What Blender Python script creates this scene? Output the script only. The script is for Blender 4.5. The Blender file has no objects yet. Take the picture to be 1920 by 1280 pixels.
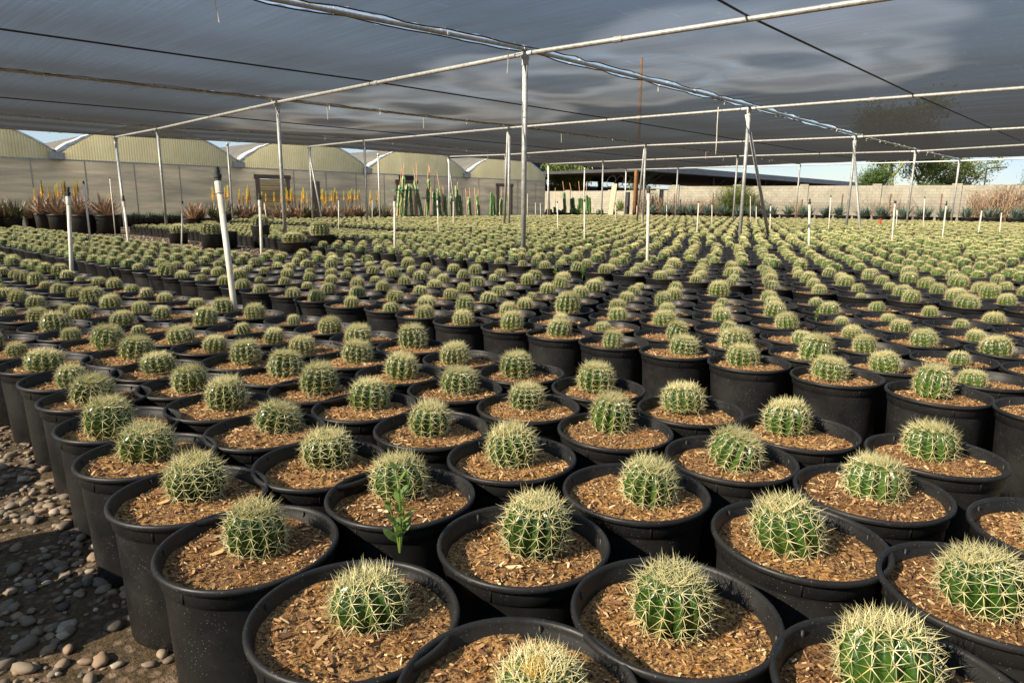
import bpy, math, random
import numpy as np
from mathutils import Vector, Matrix, noise
R = math.radians
sc = bpy.context.scene
COL = sc.collection
# ---------------------------------------------------------------- camera
CAMZ = 1.264
RT = Vector((0.68737247, -0.72626423, 0.00770413))
UP = Vector((0.1409124, 0.14375722, 0.97952925))
FW = Vector((0.71250458, 0.67221583, -0.20115439))
FPX = 1260.086
cd = bpy.data.cameras.new('camera'); cam = bpy.data.objects.new('camera', cd); COL.objects.link(cam)
cd.sensor_width = 36; cd.lens = FPX / 1920 * 36; cd.clip_end = 3000; cd.clip_start = 0.05
cam.matrix_world = Matrix(((RT.x, UP.x, -FW.x, 0), (RT.y, UP.y, -FW.y, 0), (RT.z, UP.z, -FW.z, CAMZ), (0, 0, 0, 1)))
sc.camera = cam
# ---------------------------------------------------------------- light
SUN_EL = R(33)
SDIR = Vector((-0.968 * math.cos(SUN_EL), 0.25 * math.cos(SUN_EL), math.sin(SUN_EL))).normalized()   # towards the sun
sl = bpy.data.lights.new('sun', 'SUN'); sl.energy = 5.0; sl.angle = R(0.5); sl.color = (1, .87, .69)
so = bpy.data.objects.new('sun', sl); COL.objects.link(so); so.rotation_euler = SDIR.to_track_quat('Z', 'Y').to_euler(); so.location = (0, 0, 40)
w = bpy.data.worlds.new('World'); sc.world = w; w.use_nodes = True
nt = w.node_tree; bg = nt.nodes['Background']; sky = nt.nodes.new('ShaderNodeTexSky'); sky.sky_type = 'NISHITA'
sky.sun_disc = False; sky.sun_elevation = SUN_EL; sky.sun_rotation = math.atan2(SDIR.x, SDIR.y); sky.dust_density = .5; sky.ozone_density = 1.0; sky.altitude = 300
# thin high cloud over the blue
wtc = nt.nodes.new('ShaderNodeTexCoord'); wmp = nt.nodes.new('ShaderNodeMapping'); wmp.inputs['Scale'].default_value = (1.2, 1.6, 4); nt.links.new(wtc.outputs['Generated'], wmp.inputs[0])
wn = nt.nodes.new('ShaderNodeTexNoise'); wn.inputs['Scale'].default_value = 1.6; wn.inputs['Detail'].default_value = 6; nt.links.new(wmp.outputs[0], wn.inputs['Vector'])
wr = nt.nodes.new('ShaderNodeMapRange'); wr.inputs['From Min'].default_value = .35; wr.inputs['From Max'].default_value = .65; wr.inputs['To Min'].default_value = .15; wr.inputs['To Max'].default_value = .7; nt.links.new(wn.outputs['Fac'], wr.inputs['Value'])
wm = nt.nodes.new('ShaderNodeMixRGB'); nt.links.new(wr.outputs[0], wm.inputs[0]); nt.links.new(sky.outputs[0], wm.inputs[1]); wm.inputs[2].default_value = (4.5, 6.0, 8.0, 1)
nt.links.new(wm.outputs[0], bg.inputs[0]); bg.inputs[1].default_value = 0.05
sc.view_settings.view_transform = 'Standard'; sc.view_settings.look = 'None'; sc.view_settings.gamma = 1
sc.view_settings.exposure = 1.35
sc.render.engine = 'CYCLES'; sc.cycles.transparent_max_bounces = 12; sc.cycles.max_bounces = 6
sc.cycles.sample_clamp_indirect = 6; sc.cycles.caustics_reflective = False; sc.cycles.caustics_refractive = False

# ---------------------------------------------------------------- helpers
def px(u, v, z):                       # point of the photo (1920x1280) at height z
    d = FW + RT * ((u - 960) / FPX) + UP * ((640 - v) / FPX)
    t = (z - CAMZ) / d.z
    return Vector((d.x * t, d.y * t, z))
def pxd(u, v, t):                      # point of the photo at depth t along the view axis
    d = FW + RT * ((u - 960) / FPX) + UP * ((640 - v) / FPX)
    return Vector((0, 0, CAMZ)) + d * t
def topx(p):
    q = Vector(p) - Vector((0, 0, CAMZ)); t = q.dot(FW)
    if t < 0.05: return (-9999, -9999, t)
    return (960 + FPX * q.dot(RT) / t, 640 - FPX * q.dot(UP) / t, t)

class MB:
    def __init__(s): s.v = []; s.f = []; s.m = []; s.c = []
    def add(s, vs, fs, m=0, c=0.5):
        o = len(s.v); s.v += [tuple(v) for v in vs]
        for f in fs: s.f.append(tuple(i + o for i in f)); s.m.append(m); s.c.append(c)
    def box(s, lo, hi, m=0, c=.5, M=None):
        x0, y0, z0 = lo; x1, y1, z1 = hi
        vs = [Vector(p) for p in ((x0,y0,z0),(x1,y0,z0),(x1,y1,z0),(x0,y1,z0),(x0,y0,z1),(x1,y0,z1),(x1,y1,z1),(x0,y1,z1))]
        if M is not None: vs = [M @ v for v in vs]
        s.add(vs, [(0,3,2,1),(4,5,6,7),(0,1,5,4),(1,2,6,5),(2,3,7,6),(3,0,4,7)], m, c)
    def tube(s, pts, rad, n=8, m=0, c=.5, cap=True):
        pts = [Vector(p) for p in pts]; N = len(pts)
        rads = rad if isinstance(rad, (list, tuple)) else [rad] * N
        vs = []; fs = []
        d0 = (pts[1] - pts[0]).normalized(); a = d0.cross(Vector((0.31, .2, 1)) if abs(d0.z) < .9 else Vector((1, .1, 0))).normalized()
        for i, p in enumerate(pts):
            d = (pts[min(i+1, N-1)] - pts[max(i-1, 0)]).normalized()
            a = (a - d * a.dot(d)).normalized(); b = d.cross(a)
            for k in range(n):
                t = 2 * math.pi * k / n; vs.append(p + (a * math.cos(t) + b * math.sin(t)) * rads[i])
        for i in range(N - 1):
            for k in range(n):
                k2 = (k + 1) % n; fs.append((i*n+k, i*n+k2, (i+1)*n+k2, (i+1)*n+k))
        if cap: fs.append(tuple(range(n - 1, -1, -1))); fs.append(tuple(range((N-1)*n, N*n)))
        s.add(vs, fs, m, c)
    def lathe(s, prof, n=32, m=0, c=.5, cen=(0, 0, 0), bottom=True):
        vs = []; fs = []
        for r_, z in prof:
            for k in range(n):
                t = 2 * math.pi * k / n; vs.append((cen[0] + r_ * math.cos(t), cen[1] + r_ * math.sin(t), cen[2] + z))
        for i in range(len(prof) - 1):
            for k in range(n):
                k2 = (k + 1) % n; fs.append((i*n+k, i*n+k2, (i+1)*n+k2, (i+1)*n+k))
        if bottom: fs.append(tuple(range(n - 1, -1, -1)))
        s.add(vs, fs, m, c)
    def mesh(s, name, mats, smooth=False):
        me = bpy.data.meshes.new(name); me.from_pydata(s.v, [], s.f)
        for m in (mats if isinstance(mats, (list, tuple)) else [mats]): me.materials.append(m)
        me.polygons.foreach_set('material_index', s.m)
        if smooth: me.polygons.foreach_set('use_smooth', [True] * len(s.f))
        at = me.attributes.new('tone', 'FLOAT', 'FACE'); at.data.foreach_set('value', s.c)
        me.update(); return me

def link(name, me, parent=None, loc=(0, 0, 0), rot=(0, 0, 0), scale=(1, 1, 1)):
    o = bpy.data.objects.new(name, me); COL.objects.link(o); o.parent = parent
    o.location = loc; o.rotation_euler = rot; o.scale = scale; return o
def tag(o, label=None, cat=None, group=None, kind=None):
    if label: o['label'] = label
    if cat: o['category'] = cat
    if group: o['group'] = group
    if kind: o['kind'] = kind
    return o
def thing(name, loc, label, cat, group=None, rot=(0, 0, 0), scale=(1, 1, 1)):
    return tag(link(name, None, None, loc, rot, scale), label, cat, group)
def copy_tree(src, loc, rot, scale, label, parent=None):
    c = src.copy(); COL.objects.link(c); c.parent = parent
    if parent is None: c.location = loc; c.rotation_euler = rot; c.scale = scale; c['label'] = label
    for ch in src.children: copy_tree(ch, None, None, None, None, c)
    return c
ONES = 'zeroth first second third fourth fifth sixth seventh eighth ninth tenth eleventh twelfth thirteenth fourteenth fifteenth sixteenth seventeenth eighteenth nineteenth'.split()
TENS = {2: 'twent', 3: 'thirt', 4: 'fort', 5: 'fift', 6: 'sixt', 7: 'sevent'}
def ordi(n):
    if n < 20: return ONES[n]
    t, o = divmod(n, 10)
    return TENS[t] + 'ieth' if o == 0 else TENS[t] + 'y-' + ONES[o]

# ---------------------------------------------------------------- materials
def mat(name):
    m = bpy.data.materials.new(name); m.use_nodes = True; nt = m.node_tree
    return m, nt, nt.nodes['Principled BSDF']
def N(nt, t, **k):
    n = nt.nodes.new(t)
    for a, b in k.items(): setattr(n, a, b)
    return n
def ramp(nt, stops, src=None):
    r = N(nt, 'ShaderNodeValToRGB'); e = r.color_ramp.elements
    while len(e) < len(stops): e.new(.5)
    for i, (p, c) in enumerate(stops): e[i].position = p; e[i].color = (*c, 1)
    if src is not None: nt.links.new(src, r.inputs[0])
    return r
def noise_tex(nt, scale, detail=4, rough=.6, vec=None, coord='Object'):
    n = N(nt, 'ShaderNodeTexNoise'); n.inputs['Scale'].default_value = scale; n.inputs['Detail'].default_value = detail; n.inputs['Roughness'].default_value = rough
    if vec is None:
        tc = N(nt, 'ShaderNodeTexCoord'); vec = tc.outputs[coord]
    nt.links.new(vec, n.inputs['Vector']); return n
def bump(nt, h, bs, strength=.5, dist=.01):
    b = N(nt, 'ShaderNodeBump'); b.inputs['Strength'].default_value = strength; b.inputs['Distance'].default_value = dist
    nt.links.new(h, b.inputs['Height']); nt.links.new(b.outputs[0], bs.inputs['Normal'])
def simple(name, c1, c2, scale=8, rough=.6, metal=0, bstr=0, bdist=.01, trans=0):
    m, nt, bs = mat(name); n = noise_tex(nt, scale)
    r = ramp(nt, [(.35, c1), (.65, c2)], n.outputs['Fac']); nt.links.new(r.outputs[0], bs.inputs['Base Color'])
    bs.inputs['Roughness'].default_value = rough; bs.inputs['Metallic'].default_value = metal
    if bstr: bump(nt, n.outputs['Fac'], bs, bstr, bdist)
    return m
def toned(name, stops, rough=.7, scale=30, var=.3, transl=0, spec=.5):
    """colour from the per-face tone attribute, broken up with noise"""
    m, nt, bs = mat(name); a = N(nt, 'ShaderNodeAttribute', attribute_name='tone')
    n = noise_tex(nt, scale); ma = N(nt, 'ShaderNodeMath', operation='MULTIPLY_ADD')
    nt.links.new(n.outputs['Fac'], ma.inputs[0]); ma.inputs[1].default_value = var
    s = N(nt, 'ShaderNodeMath', operation='SUBTRACT'); nt.links.new(a.outputs['Fac'], s.inputs[0]); s.inputs[1].default_value = var / 2
    nt.links.new(s.outputs[0], ma.inputs[2])
    r = ramp(nt, stops, ma.outputs[0]); nt.links.new(r.outputs[0], bs.inputs['Base Color'])
    bs.inputs['Roughness'].default_value = rough; bs.inputs['Specular IOR Level'].default_value = spec
    if transl:
        tr = N(nt, 'ShaderNodeBsdfTranslucent'); nt.links.new(r.outputs[0], tr.inputs[0]); mx = N(nt, 'ShaderNodeMixShader'); mx.inputs[0].default_value = transl
        nt.links.new(bs.outputs[0], mx.inputs[1]); nt.links.new(tr.outputs[0], mx.inputs[2])
        nt.links.new(mx.outputs[0], nt.nodes['Material Output'].inputs[0])
    return m

# cactus skin
m_skin, nt, bs = mat('cactus_skin')
oi = N(nt, 'ShaderNodeObjectInfo'); n = noise_tex(nt, 35)
mixr = N(nt, 'ShaderNodeMath', operation='MULTIPLY_ADD'); nt.links.new(oi.outputs['Random'], mixr.inputs[0]); mixr.inputs[1].default_value = .35
nt.links.new(n.outputs['Fac'], mixr.inputs[2])
r = ramp(nt, [(.3, (.014, .042, .006)), (.65, (.036, .092, .012)), (1, (.08, .145, .022))], mixr.outputs[0]); nt.links.new(r.outputs[0], bs.inputs['Base Color'])
bs.inputs['Roughness'].default_value = .26; bs.inputs['Specular IOR Level'].default_value = .7
n2 = noise_tex(nt, 220, 3); bump(nt, n2.outputs['Fac'], bs, .25, .002)
# farther cactus skin: the same colours per face tone
m_skin_far = toned('cactus_skin_distant', [(0, (.022, .060, .010)), (.6, (.042, .10, .016)), (1, (.08, .145, .026))], .5, 9, .5)
m_spine = toned('spine', [(0, (.46, .40, .17)), (.5, (.70, .65, .32)), (.9, (.88, .84, .54)), (1, (.85, .52, .05))], .5, 12, .12, .12)
m_wool = toned('crown_wool', [(0, (.42, .27, .12)), (1, (.74, .56, .30))], .9, 90, .5)
m_gold = simple('golden_bristle', (.62, .33, .02), (.85, .55, .05), 60, .7)
# pot plastic
m_pot, nt, bs = mat('pot_plastic')
n = noise_tex(nt, 5, 5, .65); v = N(nt, 'ShaderNodeTexVoronoi'); v.inputs['Scale'].default_value = 120
tc = N(nt, 'ShaderNodeTexCoord'); nt.links.new(tc.outputs['Object'], v.inputs['Vector']); nt.links.new(tc.outputs['Object'], n.inputs['Vector'])
rs = ramp(nt, [(.10, (1, 1, 1)), (.19, (0, 0, 0))], v.outputs['Distance'])
n3 = noise_tex(nt, 14, 3); rs2 = ramp(nt, [(.42, (0, 0, 0)), (.64, (.6, .6, .6))], n3.outputs['Fac'])
mu = N(nt, 'ShaderNodeMath', operation='MULTIPLY'); nt.links.new(rs.outputs[0], mu.inputs[0]); nt.links.new(rs2.outputs[0], mu.inputs[1])
r = ramp(nt, [(.3, (.009, .0095, .010)), (.55, (.020, .020, .020)), (.8, (.034, .032, .028))], n.outputs['Fac'])
mx = N(nt, 'ShaderNodeMixRGB'); nt.links.new(mu.outputs[0], mx.inputs[0]); nt.links.new(r.outputs[0], mx.inputs[1]); mx.inputs[2].default_value = (.34, .31, .26, 1)
nt.links.new(mx.outputs[0], bs.inputs['Base Color'])
rr = ramp(nt, [(.3, (.34, .34, .34)), (.7, (.58, .58, .58))], n.outputs['Fac']); nt.links.new(rr.outputs[0], bs.inputs['Roughness'])
bs.inputs['Specular IOR Level'].default_value = .32
bump(nt, n.outputs['Fac'], bs, .15, .01)
m_mulch = toned('bark_mulch', [(0, (.07, .030, .014)), (.3, (.25, .125, .052)), (.55, (.50, .295, .13)), (.8, (.68, .46, .22)), (1, (.82, .65, .39))], .85, 60, .5)
# fine crumbs of soil
m_soil, nt, bs = mat('potting_soil')
n = noise_tex(nt, 120, 5, .75); n2 = noise_tex(nt, 9, 3)
r = ramp(nt, [(.38, (.05, .024, .010)), (.47, (.28, .14, .050)), (.56, (.60, .36, .135)), (.70, (.82, .58, .24))], n.outputs['Fac'])
r2 = ramp(nt, [(.5, (0, 0, 0)), (.72, (.7, .7, .7))], n2.outputs['Fac']); mx = N(nt, 'ShaderNodeMixRGB', blend_type='MULTIPLY'); nt.links.new(r2.outputs[0], mx.inputs[0])
nt.links.new(r.outputs[0], mx.inputs[1]); mx.inputs[2].default_value = (1, .78, .35, 1)
oi = N(nt, 'ShaderNodeObjectInfo'); rd = ramp(nt, [(0, (.62, .58, .55)), (.3, (.9, .9, .9)), (1, (1.05, 1.05, 1.0))], oi.outputs['Random']); m3 = N(nt, 'ShaderNodeMixRGB', blend_type='MULTIPLY'); m3.inputs[0].default_value = 1
nt.links.new(mx.outputs[0], m3.inputs[1]); nt.links.new(rd.outputs[0], m3.inputs[2]); nt.links.new(m3.outputs[0], bs.inputs['Base Color'])
bs.inputs['Roughness'].default_value = .95; bump(nt, n.outputs['Fac'], bs, .9, .012)
m_soil_far = simple('soil_distant', (.26, .14, .06), (.52, .33, .15), 20, .9)
m_galv = simple('galvanised_steel', (.30, .31, .30), (.50, .50, .47), 14, .5, .25)
m_pvc = simple('white_pipe', (.62, .56, .44), (.80, .76, .66), 9, .5)
m_blackp = simple('black_fitting', (.012, .012, .012), (.03, .03, .03), 9, .5)
m_cable = simple('black_cable', (.008, .008, .008), (.02, .02, .02), 9, .6)
m_tie = simple('white_tie', (.55, .52, .44), (.75, .72, .62), 9, .8)
m_stone = toned('pebble', [(0, (.09, .075, .06)), (.25, (.18, .145, .105)), (.5, (.27, .215, .15)), (.7, (.32, .215, .135)), (.85, (.36, .30, .22)), (1, (.52, .45, .34))], .75, 45, .35)
m_wood = toned('weathered_wood', [(0, (.10, .06, .04)), (.5, (.28, .20, .14)), (1, (.50, .38, .25))], .85, 12, .5)
m_green = toned('leaf_green', [(0, (.03, .07, .015)), (.5, (.09, .18, .03)), (1, (.25, .36, .08))], .55, 20, .3, .3)

# ground
m_ground, nt, bs = mat('dirt_and_gravel')
tc = N(nt, 'ShaderNodeTexCoord')
n = noise_tex(nt, 1.2, 6, .6, tc.outputs['Object']); n2 = noise_tex(nt, 70, 4, .7, tc.outputs['Object']); v = N(nt, 'ShaderNodeTexVoronoi'); v.inputs['Scale'].default_value = 28
nt.links.new(tc.outputs['Object'], v.inputs['Vector'])
r = ramp(nt, [(.35, (.085, .058, .028)), (.65, (.165, .115, .052))], n.outputs['Fac']); rg = ramp(nt, [(.35, (.45, .45, .45)), (.7, (1.25, 1.2, 1.1))], n2.outputs['Fac'])
mx = N(nt, 'ShaderNodeMixRGB', blend_type='MULTIPLY'); mx.inputs[0].default_value = 1; nt.links.new(r.outputs[0], mx.inputs[1]); nt.links.new(rg.outputs[0], mx.inputs[2])
mr = N(nt, 'ShaderNodeMixRGB'); rc = ramp(nt, [(.0, (.14, .09, .055)), (.5, (.25, .165, .105)), (1, (.36, .28, .20))]); nt.links.new(v.outputs['Color'], rc.inputs[0])
rv = ramp(nt, [(.25, (.8, .8, .8)), (.5, (0, 0, 0))], v.outputs['Distance']); nt.links.new(rv.outputs[0], mr.inputs[0]); nt.links.new(mx.outputs[0], mr.inputs[1]); nt.links.new(rc.outputs[0], mr.inputs[2])
nt.links.new(mr.outputs[0], bs.inputs['Base Color']); bs.inputs['Roughness'].default_value = .95
bump(nt, n2.outputs['Fac'], bs, .8, .02)

# shade cloth: woven threads, the slant path through the weave lets less light pass (exp(-k/cos))
def cloth_mat():
    m, nt, bs = mat('shade_weave'); L = nt.links.new
    geo = N(nt, 'ShaderNodeNewGeometry'); dot = N(nt, 'ShaderNodeVectorMath', operation='DOT_PRODUCT'); L(geo.outputs['Incoming'], dot.inputs[0]); L(geo.outputs['Normal'], dot.inputs[1])
    ab = N(nt, 'ShaderNodeMath', operation='ABSOLUTE'); L(dot.outputs['Value'], ab.inputs[0]); mxm = N(nt, 'ShaderNodeMath', operation='MAXIMUM'); L(ab.outputs[0], mxm.inputs[0]); mxm.inputs[1].default_value = .02
    # weave density: streaks along the threads, plus moire rings, bright bands painted into the density
    mp = N(nt, 'ShaderNodeMapping'); mp.inputs['Scale'].default_value = (20, .35, 1); L(geo.outputs['Position'], mp.inputs[0])
    n = noise_tex(nt, 1, 5, .65, mp.outputs[0]); mp2 = N(nt, 'ShaderNodeMapping'); mp2.inputs['Scale'].default_value = (.5, .06, 1); L(geo.outputs['Position'], mp2.inputs[0])
    nb = noise_tex(nt, 1, 3, .5, mp2.outputs[0])
    k = N(nt, 'ShaderNodeMath', operation='MULTIPLY_ADD'); L(n.outputs['Fac'], k.inputs[0]); k.inputs[1].default_value = .22; k.inputs[2].default_value = .19
    kb = N(nt, 'ShaderNodeMath', operation='MULTIPLY_ADD'); L(nb.outputs['Fac'], kb.inputs[0]); kb.inputs[1].default_value = .08; L(k.outputs[0], kb.inputs[2])
    last = kb.outputs[0]; acc = None
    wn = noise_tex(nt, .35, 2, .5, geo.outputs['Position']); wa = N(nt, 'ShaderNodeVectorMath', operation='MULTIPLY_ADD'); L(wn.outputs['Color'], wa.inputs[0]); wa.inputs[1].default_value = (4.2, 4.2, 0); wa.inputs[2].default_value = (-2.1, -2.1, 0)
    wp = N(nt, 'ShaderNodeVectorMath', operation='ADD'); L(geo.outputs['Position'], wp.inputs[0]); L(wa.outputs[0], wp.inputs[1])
    mp3 = N(nt, 'ShaderNodeMapping'); mp3.inputs['Scale'].default_value = (1.6, 7, 1); mp3.inputs['Rotation'].default_value = (0, 0, .35); L(geo.outputs['Position'], mp3.inputs[0]); nc = noise_tex(nt, 1, 3, .6, mp3.outputs[0])
    rc = ramp(nt, [(.62, (0, 0, 0)), (.74, (1, 1, 1))], nc.outputs['Fac']); qc = N(nt, 'ShaderNodeMath', operation='MULTIPLY_ADD'); L(rc.outputs[0], qc.inputs[0]); qc.inputs[1].default_value = -.07; L(last, qc.inputs[2]); last = qc.outputs[0]
    for (cx, cy, ra, rb) in MOIRE_RINGS:
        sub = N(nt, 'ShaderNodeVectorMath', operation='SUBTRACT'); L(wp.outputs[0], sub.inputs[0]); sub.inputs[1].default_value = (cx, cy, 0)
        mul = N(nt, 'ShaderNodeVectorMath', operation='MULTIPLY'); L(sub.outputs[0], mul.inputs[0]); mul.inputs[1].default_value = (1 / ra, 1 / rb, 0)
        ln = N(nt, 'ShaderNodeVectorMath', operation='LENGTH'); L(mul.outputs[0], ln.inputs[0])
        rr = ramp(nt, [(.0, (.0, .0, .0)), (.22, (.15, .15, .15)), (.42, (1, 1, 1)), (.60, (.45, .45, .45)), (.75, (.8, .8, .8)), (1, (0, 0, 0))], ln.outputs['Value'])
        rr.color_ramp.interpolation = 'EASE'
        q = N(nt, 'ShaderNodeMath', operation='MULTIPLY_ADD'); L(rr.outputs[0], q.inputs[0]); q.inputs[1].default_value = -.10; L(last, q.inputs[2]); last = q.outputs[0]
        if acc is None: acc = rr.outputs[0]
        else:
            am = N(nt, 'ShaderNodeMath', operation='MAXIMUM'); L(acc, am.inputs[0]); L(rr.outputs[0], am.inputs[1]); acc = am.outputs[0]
    mn = N(nt, 'ShaderNodeMath', operation='MAXIMUM'); L(last, mn.inputs[0]); mn.inputs[1].default_value = .12
    dv = N(nt, 'ShaderNodeMath', operation='DIVIDE'); L(mn.outputs[0], dv.inputs[0]); L(mxm.outputs[0], dv.inputs[1])
    ng = N(nt, 'ShaderNodeMath', operation='MULTIPLY'); L(dv.outputs[0], ng.inputs[0]); ng.inputs[1].default_value = -1
    ex = N(nt, 'ShaderNodeMath', operation='EXPONENT'); L(ng.outputs[0], ex.inputs[0])
    tp = N(nt, 'ShaderNodeBsdfTransparent'); df = N(nt, 'ShaderNodeBsdfDiffuse'); df.inputs[0].default_value = (.030, .033, .037, 1)
    tl = N(nt, 'ShaderNodeBsdfTranslucent'); tcl = ramp(nt, [(0, (.05, .05, .05)), (1, (.17, .15, .12))], acc); L(tcl.outputs[0], tl.inputs[0]); ms = N(nt, 'ShaderNodeMixShader'); ms.inputs[0].default_value = .5; L(df.outputs[0], ms.inputs[1]); L(tl.outputs[0], ms.inputs[2])  # warm glow of the moire bands painted into the translucent colour
    b = N(nt, 'ShaderNodeBump'); b.inputs['Strength'].default_value = .2; b.inputs['Distance'].default_value = .03; L(n.outputs['Fac'], b.inputs['Height']); L(b.outputs[0], df.inputs['Normal'])
    mo = N(nt, 'ShaderNodeMixShader'); L(ex.outputs[0], mo.inputs[0]); L(ms.outputs[0], mo.inputs[1]); L(tp.outputs[0], mo.inputs[2])
    L(mo.outputs[0], nt.nodes['Material Output'].inputs[0]); return m
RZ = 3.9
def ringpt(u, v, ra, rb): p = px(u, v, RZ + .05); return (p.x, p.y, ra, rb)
MOIRE_RINGS = [ringpt(1480, 112, 4.6, 3.3), ringpt(1100, 160, 3.8, 3.8), ringpt(810, 205, 4.4, 4.8), ringpt(630, 230, 4.5, 5.5)]
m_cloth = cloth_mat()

# ---------------------------------------------------------------- ground
g = MB(); g.add([(-300, -300, 0), (900, -300, 0), (900, 900, 0), (-300, 900, 0)], [(0, 1, 2, 3)])
tag(link('ground', g.mesh('ground', m_ground)), kind='structure')

def icos():
    t = (1 + 5 ** .5) / 2
    v = [(-1,t,0),(1,t,0),(-1,-t,0),(1,-t,0),(0,-1,t),(0,1,t),(0,-1,-t),(0,1,-t),(t,0,-1),(t,0,1),(-t,0,-1),(-t,0,1)]
    f = [(0,11,5),(0,5,1),(0,1,7),(0,7,10),(0,10,11),(1,5,9),(5,11,4),(11,10,2),(10,7,6),(7,1,8),(3,9,4),(3,4,2),(3,2,6),(3,6,8),(3,8,9),(4,9,5),(2,4,11),(6,2,10),(8,6,7),(9,8,1)]
    v = [Vector(p).normalized() for p in v]
    v2 = list(v); f2 = []; cache = {}
    def mid(a, b):
        k = (min(a, b), max(a, b))
        if k not in cache: cache[k] = len(v2); v2.append(((v2[a] + v2[b]) / 2).normalized())
        return cache[k]
    for a, b, c in f:
        ab, bc, ca = mid(a, b), mid(b, c), mid(c, a); f2 += [(a, ab, ca), (b, bc, ab), (c, ca, bc), (ab, bc, ca)]
    return v2, f2
IV, IF = icos()
def pebbles(name, pts, label, rng):
    mb = MB()
    for (x, y, s) in pts:
        sx, sy, sz = s * rng.uniform(.8, 1.35), s * rng.uniform(.6, .95), s * rng.uniform(.35, .62)
        M = Matrix.Translation((x, y, sz * rng.uniform(.25, .8))) @ Matrix.Rotation(rng.uniform(0, 6.3), 4, 'Z') @ Matrix.Rotation(rng.uniform(-.3, .3), 4, 'X')
        off = Vector((rng.random() * 50, rng.random() * 50, 0))
        vs = [M @ Vector((p.x * sx, p.y * sy, p.z * sz)) * 1 if False else M @ (Vector((p.x * sx, p.y * sy, p.z * sz)) * (1 + .38 * noise.noise(p * 1.5 + off))) for p in IV]
        mb.add(vs, IF, 0, min(1, max(0, rng.gauss(.45, .25))))
    return tag(link(name, mb.mesh(name, m_stone, True)), label, 'gravel', kind='stuff')
rng = random.Random(5)
pts = []
for i in range(7500):
    y = rng.uniform(.3, 8.5); x = rng.uniform(-.25, .62) + .04 * y
    dens = .5 + .5 * noise.noise(Vector((x * 3, y * 2.2, 0))) * 2
    if rng.random() < max(.15, min(1, dens + .2 - x * .3)): pts.append((x, y, rng.choice((.006, .008, .010, .013, .016, .020, .026)) * rng.uniform(.8, 1.25)))
pebbles('pebbles', pts, 'loose grey and brown river pebbles on the path beside the front row of pots', rng)
pts = []
for i in range(2600):
    y = rng.uniform(12, 31); x = rng.uniform(5.2, 8.6); pts.append((x, y, rng.uniform(.02, .055)))
for i in range(900): pts.append((rng.uniform(2.75, 3.45), rng.uniform(-.6, 3), rng.uniform(.008, .02)))
pebbles('gravel', pts, 'brown gravel scattered over the bare ground between the cactus beds', rng)

# ---------------------------------------------------------------- potted barrel cactus
PR = .2225; PH = .404
POTPROF = [(.186, 0), (.190, .004), (.1965, .18), (.2035, .338), (.2045, .346), (.2105, .350), (.2115, .378), (.2145, .385), (.2205, .3865), (.2245, .3915), (.225, .398), (.2225, .4035), (.2175, .405), (.2125, .402), (.2105, .395), (.2095, .385), (.2040, .378), (.2015, .34), (.199, .31)]
pm = MB(); pm.lathe(POTPROF, 56)
for k in range(6):      # small moulded ticks inside the rim
    a = k * math.pi / 3; M = Matrix.Rotation(a, 4, 'Z'); pm.box((.2045, -.003, .352), (.2125, .003, .396), M=M)
pot_me = pm.mesh('pot', m_pot, True)

def mulch_mesh(seed, nchips=800):
    rng = random.Random(seed); mb = MB(); off = Vector((seed * 7.3, 0, 0))
    rings = 12; n = 40; vs = [(0, 0, .372)]; fs = []
    def hz(x, y): return .366 + .012 * noise.noise(Vector((x * 9, y * 9, 0)) + off) + .006 * noise.noise(Vector((x * 30, y * 30, 3)) + off)
    for i in range(1, rings + 1):
        r_ = .2035 * i / rings
        for k in range(n):
            t = 2 * math.pi * k / n; x, y = r_ * math.cos(t), r_ * math.sin(t); vs.append((x, y, hz(x, y)))
    for k in range(n): fs.append((0, 1 + k, 1 + (k + 1) % n))
    for i in range(rings - 1):
        for k in range(n):
            k2 = (k + 1) % n; a = 1 + i * n; b = a + n; fs.append((a + k, b + k, b + k2, a + k2))
    mb.add(vs, fs, 1)
    for j in range(nchips):
        r_ = .198 * math.sqrt(rng.random()); t = rng.uniform(0, 6.3); x, y = r_ * math.cos(t), r_ * math.sin(t)
        big = rng.random()
        l = rng.uniform(.004, .012) if big < .75 else rng.uniform(.012, .026) if big < .985 else rng.uniform(.032, .052)
        if r_ + l / 2 > .2: continue
        wd = min(l * rng.uniform(.12, .42), .012); h = rng.uniform(.001, .0035)
        M = Matrix.Translation((x, y, hz(x, y) + rng.uniform(.001, .005))) @ Matrix.Rotation(rng.uniform(0, 6.3), 4, 'Z') @ Matrix.Rotation(rng.gauss(0, .42), 4, 'Y') @ Matrix.Rotation(rng.gauss(0, .5), 4, 'X')
        a, b, c_ = l / 2, wd / 2, h
        q = [Vector(p) for p in ((-a, 0, 0), (-a * .6, -b, 0), (a * .7, -b * rng.uniform(.4, 1), 0), (a, 0, 0), (a * .6, b, 0), (-a * .7, b * rng.uniform(.4, 1), 0))]
        vs = [M @ p for p in q] + [M @ (p + Vector((0, 0, c_))) for p in q]
        mb.add(vs, [(5, 4, 3, 2, 1, 0), (6, 7, 8, 9, 10, 11)] + [(i, (i + 1) % 6, 6 + (i + 1) % 6, 6 + i) for i in range(6)], 0, max(0, min(1, rng.gauss(.40, .31))))
    return mb.mesh('bark_mulch', [m_mulch, m_soil])
mulches = [mulch_mesh(s) for s in range(8)]

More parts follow.
